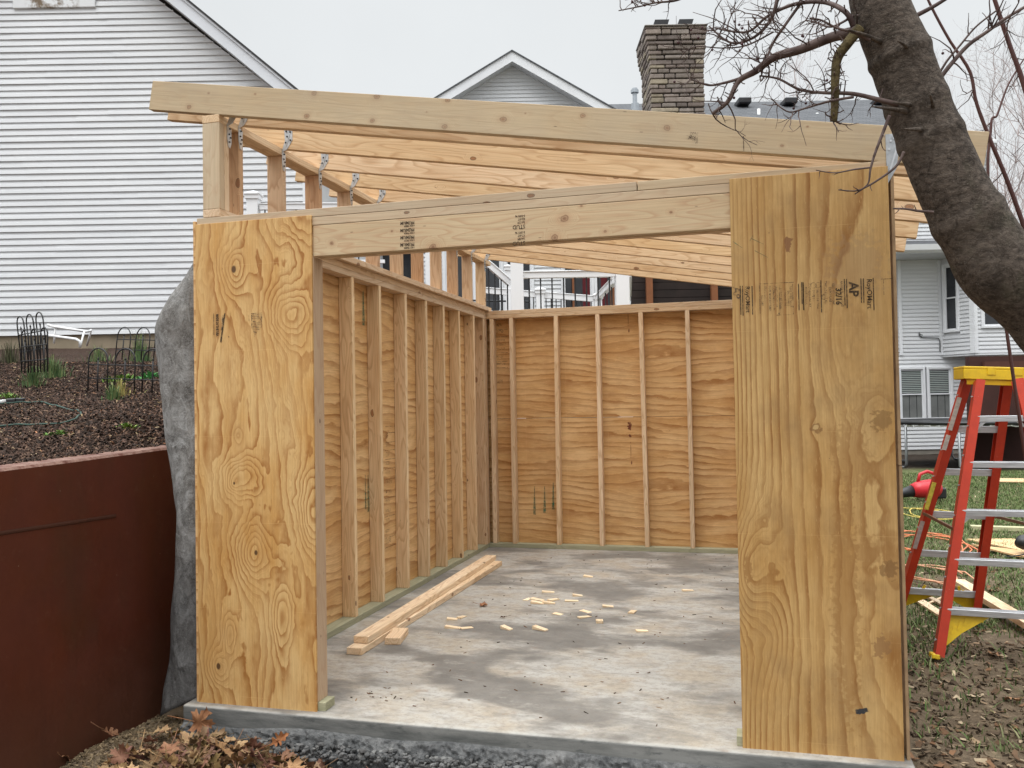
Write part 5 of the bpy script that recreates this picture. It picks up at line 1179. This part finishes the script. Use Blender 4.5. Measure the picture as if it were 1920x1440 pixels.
def leaf(x, y, z, s, label, group=None, tint=(1, 1, 1), rot=None, rz=None, m=None):
    o = bpy.data.objects.new('fallen_leaf', random.choice(LM) if m is None else LM[m]); C.objects.link(o); o.location = (x, y, z)
    o.rotation_euler = rot or (random.gauss(0, .5), random.gauss(0, .5), random.random()*6.28); o.scale = (s, s, s); o.color = (*tint, 1); tag(o, label, 'leaf', group); return o
big = leaf(.10, -.135, -.045, 1.75, 'largest orange-brown oak leaf standing upright against the slab corner', tint=(1.25, 1.1, 1.0), rot=(1.25, .1, .2), m=1)
leaf(.185, -.21, -.125, 1.1, 'pale tan curled leaf just below the big upright leaf', tint=(2.2, 2.6, 2.6), rot=(.5, .3, 2.6), m=3)
leaf(.56, -.20, -.07, 1.15, 'smooth orange leaf curled upright against the rough footing', tint=(1.35, 1.05, .8), rot=(1.1, -.5, .5), m=4)
leaf(.72, -.33, -.13, 1.2, 'light brown leaf lying open at the right end of the pile', tint=(1.5, 1.6, 1.5), rot=(.5, .1, .5), m=5)
leaf(-.28, -.30, -.06, 1.2, 'reddish leaf lying on the soil against the rust-red wall', tint=(1.3, 1.2, 1.2), rot=(.4, .5, 1), m=2)
leaf(-.36, -.50, -.11, 1.2, 'brown leaf lowest down the rust-red wall', tint=(1.2, 1.1, 1.1), rot=(.6, .4, 2), m=6)
for i in range(190):
    x = random.gauss(.42, .32); y = random.uniform(-.62, -.2)
    if x < -.1 or x > 1.15: x = random.uniform(.05, .95)
    k = random.uniform(.7, 1.5); gbr = random.random() < .15
    leaf(x, y, gz_(x, y)+random.uniform(.0, .10)*math.exp(-((x-.35)/.4)**2)+.02, random.uniform(.75, 1.4), 'brown curled oak leaf in the pile at the front left corner of the slab', 'leaves piled at the slab corner', (k*1.7, k*2.1, k*2.1) if gbr else (k, k*random.uniform(.85, 1.3), k*random.uniform(.85, 1.4)))
for u, v, lb, tn in ((1838, 1185, 'brown leaf on the mud just right of the ladder foot', 1), (1900, 1310, 'tan leaf on the bare mud at the lower right', 2), (1865, 1110, 'large brown leaf on the lawn between the far ladder legs', 1.3), (1865, 1232, 'small pale leaf on the mud right of the corner guard', 1.8)):
    q = onp(u, v, 2, -.14); leaf(q.x, q.y, gz_(q.x, q.y)+.02, 1.15, lb, tint=(tn, tn, tn), rot=(.25, .2, random.random()*6))
q = onp(905, 1137, 2, 0); leaf(q.x, q.y, .012, .85, 'orange-brown leaf on the slab nearer the long boards', tint=(1.3, 1.1, 1), rot=(.2, .15, .4), m=1)
q = onp(945, 1159, 2, 0); leaf(q.x, q.y, .012, .6, 'small dark leaf on the slab behind the offcuts', tint=(.7, .7, .7), rot=(.3, .1, 3), m=2)
def spos(): return (random.uniform(.7, 3.2), random.uniform(.0, 4.7), .002)
def spos2(): c0 = random.choice(((.78, .2), (1.3, .1), (.85, .3), (2.2, .6))); return (random.gauss(c0[0], .09), random.gauss(c0[1], .07), .002)
chips('slab_debris', 180, lambda: spos() if random.random() < .88 else spos2(), lambda: (random.uniform(.004, .03), random.uniform(.003, .009), .003), [(.12, .065, .04), (.18, .09, .05), (.05, .035, .025), (.25, .17, .11)], 'crumbs of bark and twig scattered over the slab', 'debris', .2)

# ------------------------------------------------------------------ boards and offcuts on the slab
def fb(u0, v0, u1, v1, z, w, h, lb, tint, nm='pine_board'):
    p, q = onp(u0, v0, 2, z), onp(u1, v1, 2, z); return plank(nm, (p.x, p.y, z-.0), (q.x, q.y, z), w, h, PINE, lb, tint=tint)
fb(664, 1228, 932, 1060, .001, .099, T, 'lower and outer of the two long pine boards on the slab', (1.22, 1.27, 1.33))
fb(677, 1206, 921, 1049, .0445, .099, T, 'upper of the two long pine boards, resting on the other one', (1.25, 1.31, 1.38))
fb(736, 1209, 752, 1189, .001, .099, T, 'short cut-off block beside the near end of the long boards', (1.2, 1.22, 1.25), 'pine_block')
OFF = [(848, 1162, .3), (866, 1158, 1.2), (849, 1178, .2), (875, 1178, .6), (950, 1180, -.5), (1013, 1181, -.5), (1046, 1152, -.4), (1098, 1147, -.6), (1096, 1158, .9), (1124, 1166, 1.6), (1186, 1148, 1.65), (1204, 1184, .5), (990, 1124, 1.3), (1007, 1125, -.5), (1008, 1132, .1), (1038, 1126, 1.0), (1029, 1132, .2), (1072, 1127, .4), (1083, 1118, .2), (1028, 1111, .1), (1140, 1138, .1), (1103, 1082, 0), (1290, 1108, .5)]
for i, (u, v, a) in enumerate(OFF):
    q = onp(u, v, 2, 0.0); L = random.uniform(.07, .115); w = random.uniform(.038, .048); h = random.uniform(.005, .022)
    b = MB().prism([(-L/2, -w/2, 0), (L/2, -w/2, 0), (L/2*.96, -w/2, h*.35), (-L/2, -w/2, h)], (0, w, 0)); o = b.build('wood_offcut', PINE, bevel=.0008)
    o.location = (q.x, q.y, .001); o.rotation_euler = (0, 0, a+random.uniform(-.2, .2)); k = random.uniform(1.3, 1.5); o.color = (k, k*1.1, k*1.18, 1)
    tag(o, 'small sawn wedge of pine among the scattered offcuts on the slab', 'wood offcut', 'pine offcuts scattered on the slab')

# ------------------------------------------------------------------ near tree
t = NT('grey_brown_bark', .9, .2); g = t.geo()
f1_ = t.noise(t.mapv(g, (.8, .8, 1.5), rot=(0, .5, 0)), 42, 8, .75, .4); f2_ = t.noise(g, 5, 5, .6)
c = t.mix(t.rng(f1_, .36, .62), (.026, .020, .016), (.135, .108, .088)); c = t.mix(t.rng(f2_, .48, .72, 0, .45), c, (.15, .125, .105)); c = t.mix(t.rng(t.noise(g, 3.2, 5, .65), .55, .72, 0, .5), c, (.05, .062, .025))
bd = t.mt('ABSOLUTE', t.mt('SUBTRACT', t.noise(t.mapv(g, (1, 1, 1), rot=(0, .5, 0)), 9, 5, .6, .8), .5)); c = t.mix(t.rng(bd, 0, .035, .5, 0), c, (.02, .014, .01)); c = t.mix(t.rng(t.vor(g, 75), .1, .2, .5, 0), c, (.2, .18, .15))
for u_, v_, rr_ in ((1735, 222, .03), (1755, 243, .026), (1800, 232, .022), (1860, 425, .05), (1866, 545, .06), (1712, 75, .03)):
    pt = P(u_, v_, 2.94); dd_ = t.n('ShaderNodeVectorMath', {0: g, 1: tuple(pt)}, out='Value', operation='DISTANCE'); c = t.mix(t.rng(t.mt('ADD', dd_, t.mt('MULTIPLY', t.mt('SUBTRACT', f2_, .5), .06)), rr_*.3, rr_, .5, 0, True), c, (.015, .011, .008))
c = t.mix(t.rng(t.noise(g, 130, 4, .7), .58, .75, 0, .55), c, (.19, .165, .14))
t.base(c); t.bump(t.mt('ADD', f1_, t.mt('MULTIPLY', t.noise(g, 110, 4, .75), .6)), 1.0, .0075); BARK = t.m
t = NT('reddish_twig_bark', .7, .25); g = t.geo(); t.base(t.mix(t.rng(t.noise(g, 18, 4), .35, .65), (.045, .026, .023), (.12, .085, .075))); TWIG = t.m
t = NT('mossy_branch_bark', .9, .2); g = t.geo(); t.base(t.mix(t.rng(t.noise(g, 22, 5, .7), .35, .65), (.05, .04, .02), (.16, .125, .06))); t.bump(t.noise(g, 60, 4), .7, .01); MOSS = t.m
tree = empty('crabapple_tree', (4.75, .15, -.15), 0, 'leaning bare tree with thick grey-brown trunk crossing in front of the shed corner', 'tree'); to = Vector(tree.location)
TD = 3.05
tl = [(1628, -120, 48), (1648, 0, 51), (1664, 50, 52), (1685, 100, 54), (1707, 160, 55), (1733, 230, 56), (1762, 300, 58), (1795, 370, 61), (1835, 440, 66), (1880, 510, 72), (1948, 574, 70), (2045, 690, 80), (2110, 860, 90), (2200, 1050, 100), (2262, 1240, 120), (2290, 1340, 150)]
tp = []; trd = []
for i, (u, v, r) in enumerate(tl): tp.append(P(u, v, TD)-to); trd.append(r/FOC*TD)
# resample
def resamp(pts, rad, n):
    out = []; ro = []
    for i in range(n):
        s = i/(n-1)*(len(pts)-1); k = min(int(s), len(pts)-2); f = s-k; a, b1, c1, d1 = pts[max(k-1, 0)], pts[k], pts[k+1], pts[min(k+2, len(pts)-1)]
        out.append(.5*((2*b1)+(c1-a)*f+(2*a-5*b1+4*c1-d1)*f*f+(3*b1-a-3*c1+d1)*f**3)); ro.append(rad[k]*(1-f)+rad[k+1]*f)
    return out, ro
a_, r_ = resamp(tp, trd, 220)
for kx, kr, ka in ((.655-.45, .10, .03), (.30, .12, .03), (.36, .10, .028), (.50, .12, .03)):
    for i in range(220):
        s = i/219; r_[i] *= 1+ka*2.2*math.exp(-((s-kx)/(kr*.12))**2)
m = MB().tube(a_, r_, 64, wob=.04); m.build('trunk', BARK, tree, smooth=True)
BR = random.Random(5)
berries = []
def twiglet(m, p, d, L, r, depth, bm_):
    n = 6; pts = [p]; r = r*1.35; rad = [r]; q = p.copy(); dd = d.normalized()
    for i in range(n):
        dd = (dd+Vector((BR.gauss(0, .17), BR.gauss(0, .17), BR.gauss(0, .15)+.03))).normalized(); q = q+dd*L/n; pts.append(q.copy()); rad.append(r*(1-.12*(i+1)))
    rad[-1] *= 1.25
    m.tube(pts, rad, 5)
    if depth > 0:
        for k in range(BR.randint(1, 3)):
            i = BR.randint(1, n-1); sd = (dd.cross(Vector((BR.gauss(0, 1), BR.gauss(0, 1), BR.gauss(0, 1))))).normalized(); twiglet(m, pts[i], sd*.9+dd*.6, L*BR.uniform(.3, .6), rad[i]*.62, depth-1, bm_)
    elif BR.random() < .05:
        e = pts[-1]; bm_.append(e+Vector((0, 0, -.012)))
def branch(pts, r0, r1, name, mat, ntw=0, tl_=.2, depth=1, tr=.0022, n=40, jit=.0, tparent=tree, spur=0):
    P3 = [P(*p)-to for p in pts]; rad = [r0+(r1-r0)*i/(len(P3)-1) for i in range(len(P3))]; a2, r2 = resamp(P3, rad, n)
    m = MB().tube(a2, r2, 10, wob=.12); o = m.build(name, mat, tparent, smooth=True)
    if ntw:
        tm = MB()
        for k in range(ntw):
            i = BR.randint(int(n*.2), n-1); ax = (a2[min(i+1, n-1)]-a2[i-1]).normalized(); rv = Vector((BR.gauss(0, 1), BR.gauss(0, .6), BR.gauss(0, 1))); sd = ax.cross(rv).normalized()
            twiglet(tm, a2[i], sd+ax*.5, tl_*BR.uniform(.4, 1.2), min(tr, r2[i]*.8), depth, berries)
        for k in range(spur):
            i = BR.randint(int(n*.1), n-1); ax = (a2[min(i+1, n-1)]-a2[i-1]).normalized(); sd = ax.cross(Vector((BR.gauss(0, 1), BR.gauss(0, 1), BR.gauss(0, 1)))).normalized(); tm.tube([a2[i], a2[i]+sd*.02, a2[i]+sd*.035+Vector((0, 0, .008))], [.0035, .002, .0024], 5)
        tm.build('twigs', TWIG, o, smooth=False)['kind'] = 'stuff'
    return o
t3 = TD-.05
branch([(1660, 42, 3.14), (1628, 50, 3.10), (1600, 60, 3.05), (1560, 70, 3.1), (1500, 93, 3.15), (1450, 108, 3.2), (1418, 133, 3.25), (1385, 152, 3.3), (1365, 190, 3.3), (1336, 213, 3.35)], .024, .007, 'branch', TWIG, 15, .2, 2, .0024, spur=34)
branch([(1612, 52, 3.02), (1590, 80, 3.03), (1570, 110, 3.05), (1566, 150, 3.06), (1566, 190, 3.08), (1563, 228, 3.1)], .020, .013, 'mossy_branch', MOSS, 18, .10, 1, .0024, spur=24)
branch([(1600, 50, 3.0), (1585, 22, 3.0), (1545, 4, 3.1), (1490, 8, 3.2), (1440, 30, 3.25), (1400, 60, 3.3), (1340, 52, 3.4)], .010, .003, 'branch', TWIG, 14, .2, 2, .0022, spur=24)
branch([(1500, 8, 3.2), (1470, 50, 3.2), (1450, 80, 3.25), (1435, 115, 3.25), (1428, 135, 3.25)], .006, .004, 'branch', TWIG, 8, .18, 1, .002)
branch([(1460, -15, 3.2), (1452, 20, 3.2), (1440, 45, 3.25), (1410, 72, 3.3), (1370, 80, 3.35), (1330, 50, 3.4)], .008, .003, 'branch', TWIG, 15, .2, 2, .0022, spur=14)
branch([(1450, 60, 3.3), (1400, 85, 3.3), (1355, 90, 3.4), (1300, 88, 3.4), (1275, 108, 3.4)], .0035, .0015, 'branch', TWIG, 10, .15, 1, .0018)
branch([(1700, 200, 3.0), (1660, 190, 3.0), (1600, 176, 3.05), (1545, 174, 3.1), (1500, 168, 3.2), (1460, 148, 3.25), (1425, 142, 3.25)], .009, .003, 'branch', TWIG, 13, .16, 2, .002, spur=10)
branch([(1600, 182, 3.0), (1555, 190, 3.0), (1510, 203, 3.1), (1480, 210, 3.1), (1455, 195, 3.1)], .005, .0022, 'branch', TWIG, 8, .16, 1, .0018)
branch([(1385, 148, 3.3), (1360, 155, 3.3), (1330, 160, 3.35), (1305, 152, 3.4), (1292, 147, 3.4)], .006, .002, 'branch', TWIG, 9, .12, 1, .0018)
branch([(1310, -20, 3.3), (1270, 0, 3.3), (1230, 5, 3.3), (1200, 12, 3.35), (1160, 20, 3.4)], .005, .002, 'branch', TWIG, 14, .16, 1, .0018)
branch([(1600, 30, 3.0), (1560, 50, 3.0), (1530, 42, 3.05), (1512, 38, 3.05)], .005, .002, 'branch', TWIG, 4, .1, 1, .002)
branch([(1630, 75, 2.95), (1600, 60, 2.93), (1570, 53, 2.95), (1540, 38, 2.95), (1518, 34, 2.95)], .006, .0025, 'branch', TWIG, 5, .1, 1, .002)
branch([(1716, 30, 3.1), (1745, 15, 3.1), (1770, 0, 3.1), (1800, -20, 3.1)], .0085, .006, 'branch', TWIG, 2, .1, 0, .002)
branch([(1760, 150, 3.1), (1785, 118, 3.1), (1815, 85, 3.1), (1850, 60, 3.1), (1885, 35, 3.1), (1930, 8, 3.1)], .0085, .005, 'branch', TWIG, 9, .18, 1, .0025)
branch([(1757, 145, 3.12), (1775, 115, 3.12), (1800, 85, 3.12), (1830, 50, 3.12), (1868, 20, 3.12)], .0045, .003, 'branch', TWIG, 3, .1, 0, .002)
branch([(1695, 285, 2.9), (1680, 312, 2.9), (1650, 335, 2.9), (1625, 350, 2.9), (1604, 358, 2.9), (1572, 356, 2.9)], .005, .0018, 'branch', TWIG, 3, .06, 0, .0018)
branch([(1668, 217, 2.9), (1655, 250, 2.9), (1640, 290, 2.9), (1632, 318, 2.9), (1627, 345, 2.9), (1603, 364, 2.9)], .006, .002, 'branch', TWIG, 3, .06, 0, .002)
branch([(1632, 314, 2.9), (1600, 318, 2.9), (1565, 324, 2.9), (1530, 319, 2.9)], .0035, .0015, 'branch', TWIG, 2, .04, 0, .0015)
branch([(1750, 398, 2.9), (1725, 396, 2.9), (1700, 392, 2.9), (1675, 391, 2.9)], .005, .0025, 'branch', TWIG, 3, .05, 0, .0018)
# broken spurs on the trunk face
for u, v, du, dv in ((1712, 198, -38, -6), (1712, 98, -30, -22), (1650, 78, -60, -22), (1752, 215, -8, -38), (1735, 243, -40, -1), (1705, 210, -70, -10)):
    branch([(u, v, 2.99), (u+du*.5, v+dv*.6, 2.93), (u+du, v+dv, 2.9)], .010, .002, 'broken_spur', BARK, 0, n=10)
m = MB()
bm = bmesh.new(); bmesh.ops.create_icosphere(bm, subdivisions=1, radius=.0058); bv = [v.co.copy() for v in bm.verts]; bf = [tuple(v.index for v in f.verts) for f in bm.faces]; bm.free()
for p in berries: m.add([v+p for v in bv], bf); m.tube([p, p+Vector((0, 0, .014))], .0006, 3)
if berries: m.build('berries', plain('dark_berry', (.06, .02, .025), .5), tree, fix=False)['kind'] = 'stuff'
# saplings to the right
def sapling(pts, r0, r1, label, ntw, seed):
    global to; BR.seed(seed); root = empty('sapling', P(*pts[-1]), 0, label, 'sapling'); keep = to; to = Vector(root.location); root.location.z = -.15; to = Vector(root.location)
    branch(pts, r0, r1, 'stem', plain('red_brown_stem', (.075, .032, .028), .55), ntw, .2, 1, .002, tparent=root); to = keep
sapling([(1728, -30, 3.6), (1745, 10, 3.6), (1780, 75, 3.6), (1818, 133, 3.6), (1830, 190, 3.6), (1852, 250, 3.6), (1885, 330, 3.6), (1925, 440, 3.6), (1990, 640, 3.6), (2050, 900, 3.6), (2080, 1210, 3.6)], .0045, .011, 'slender red-brown sapling stem rising just right of the trunk', 14, 3)
sapling([(1855, -30, 4.2), (1875, 30, 4.2), (1895, 90, 4.2), (1920, 160, 4.2), (1960, 300, 4.2), (2010, 600, 4.2), (2050, 1130, 4.2)], .009, .014, 'paler sapling stem at the top right corner of the picture', 16, 9)
sapling([(1920, 110, 5), (1890, 160, 5), (1870, 215, 5), (1858, 240, 5), (1860, 420, 5), (1950, 1040, 5)], .004, .01, 'thin bent sapling between the two thicker stems', 5, 12)

# distant bare trees
t = NT('distant_twigs', .9, .1); t.base(t.mix(t.rng(t.noise(t.geo(), 2, 4), .3, .7), (.26, .20, .19), (.42, .34, .32))); FARM = t.m
def bare_tree(u, b, vbase, vtop, label, seed, dens=1.0, spread=.6, mat=FARM, r0=.08):
    r = random.Random(seed); a, zt = W(u, vtop, b); root = empty('bare_tree', G(a, b, -.3), 0, label, 'tree', None); Ht = zt+.3
    m = MB(); tw = MB()
    trunk = [Vector((0, 0, 0))]; d = Vector((0, 0, 1))
    for i in range(8): trunk.append(trunk[-1]+Vector((r.gauss(0, .04), r.gauss(0, .04), 1))*Ht/9)
    m.tube(trunk, [r0*(1-.1*i) for i in range(9)], 6)
    def rec(p, d, L, rad, k):
        n = 4; pts = [p]; q = p.copy()
        for i in range(n): d = (d+Vector((r.gauss(0, .16), r.gauss(0, .16), r.gauss(0, .1)+.09))).normalized(); q = q+d*L/n; pts.append(q.copy())
        (m if k > 2 else tw).tube(pts, [rad*(1-.17*i) for i in range(n+1)], 3 if k < 2 else 4, caps=False)
        if k > 0:
            for j in range(r.randint(3, 6)):
                i = r.randint(1, n); sd = d.cross(Vector((r.gauss(0, 1), r.gauss(0, 1), r.gauss(0, 1)))).normalized(); rec(pts[i], (d+sd*r.uniform(.5, 1.0)).normalized(), L*r.uniform(.45, .75), rad*.55, k-1)
    for j in range(int(9*dens)):
        i = r.randint(2, 8); an = r.random()*6.28; rec(trunk[i], Vector((math.cos(an)*spread, math.sin(an)*spread, .8)).normalized(), Ht*r.uniform(.2, .36), r0*.35, 3)
    m.build('trunk', mat, root, fix=False); tw.build('crown', mat, root, fix=False)
bare_tree(1800, 52, 0, 215, 'hazy bare tree left of the other far trees, just right of the trunk', 1, 1.0)
bare_tree(1862, 46, 0, 225, 'hazy pinkish bare tree in the middle of the far trees at the right', 2, 1.2)
bare_tree(1925, 44, 0, 195, 'tallest hazy bare tree at the right edge of the picture', 4, 1.2)
bare_tree(1895, 38, 0, 330, 'low dense bare tree behind the end of the front rafter', 6, 1.2, .8)
bare_tree(1980, 40, 0, 240, 'bare tree standing just beyond the right edge', 8, .8)
bare_tree(1442, 60, 0, 150, 'faint bare treetop above the roof ridge left of the roof vent', 11, .7, .35, r0=.08)
bare_tree(1480, 62, 0, 160, 'faint bare treetop above the ridge over the middle roof vent', 13, .6, .35, r0=.08)

# ------------------------------------------------------------------ light
w = bpy.data.worlds.new('World'); bpy.context.scene.world = w; w.use_nodes = True; nt = w.node_tree; bgn = nt.nodes['Background']
sky = nt.nodes.new('ShaderNodeTexSky'); sky.sky_type = 'NISHITA'; sky.sun_disc = False; SUN_EL, SUN_AZ = R_(62), R_(205)
sky.sun_elevation = SUN_EL; sky.sun_rotation = SUN_AZ; sky.air_density = 1.0; sky.dust_density = 3.0
def wn(t_, **k):
    n_ = nt.nodes.new(t_)
    for a, v in k.items(): setattr(n_, a, v)
    return n_
hs = wn('ShaderNodeHueSaturation'); hs.inputs['Saturation'].default_value = .10; nt.links.new(sky.outputs[0], hs.inputs['Color'])
tc = wn('ShaderNodeTexCoord'); sp = wn('ShaderNodeSeparateXYZ'); nt.links.new(tc.outputs['Generated'], sp.inputs[0])
mr = wn('ShaderNodeMapRange'); mr.inputs['From Min'].default_value = .46; mr.inputs['From Max'].default_value = 1.0; mr.inputs['To Min'].default_value = 5.75; mr.inputs['To Max'].default_value = 29.0; nt.links.new(sp.outputs[2], mr.inputs['Value'])
nz = wn('ShaderNodeTexNoise'); nz.inputs['Scale'].default_value = 2.6; nz.inputs['Detail'].default_value = 5; nt.links.new(tc.outputs['Generated'], nz.inputs['Vector'])
mr2 = wn('ShaderNodeMapRange'); mr2.inputs['From Min'].default_value = .3; mr2.inputs['From Max'].default_value = .7; mr2.inputs['To Min'].default_value = .95; mr2.inputs['To Max'].default_value = 1.04; nt.links.new(nz.outputs[0], mr2.inputs['Value'])
mu = wn('ShaderNodeMath', operation='MULTIPLY'); nt.links.new(mr.outputs[0], mu.inputs[0]); nt.links.new(mr2.outputs[0], mu.inputs[1])
cc = wn('ShaderNodeCombineColor'); 
for i, k in enumerate((.965, 1.0, 1.02)):
    q = wn('ShaderNodeMath', operation='MULTIPLY'); nt.links.new(mu.outputs[0], q.inputs[0]); q.inputs[1].default_value = k; nt.links.new(q.outputs[0], cc.inputs[i])
mx = wn('ShaderNodeMix', data_type='RGBA'); mx.inputs[0].default_value = .94; nt.links.new(hs.outputs[0], mx.inputs[6]); nt.links.new(cc.outputs[0], mx.inputs[7])
nt.links.new(mx.outputs[2], bgn.inputs[0]); bgn.inputs[1].default_value = .13
sd = bpy.data.lights.new('sun', 'SUN'); sd.energy = 1.2; sd.angle = R_(40); sd.color = (1, .97, .93); so = bpy.data.objects.new('sun', sd); C.objects.link(so)
az = SUN_AZ; dirv = Vector((math.sin(az)*math.cos(SUN_EL), math.cos(az)*math.cos(SUN_EL), math.sin(SUN_EL)))
so.rotation_euler = dirv.to_track_quat('Z', 'Y').to_euler(); so.location = (0, -5, 20)
vs_ = bpy.context.scene.view_settings; vs_.view_transform = 'Standard'; vs_.look = 'None'; vs_.exposure = 0.2; vs_.gamma = 1.0
bpy.context.scene.cycles.max_bounces = 6; bpy.context.scene.cycles.use_denoising = True
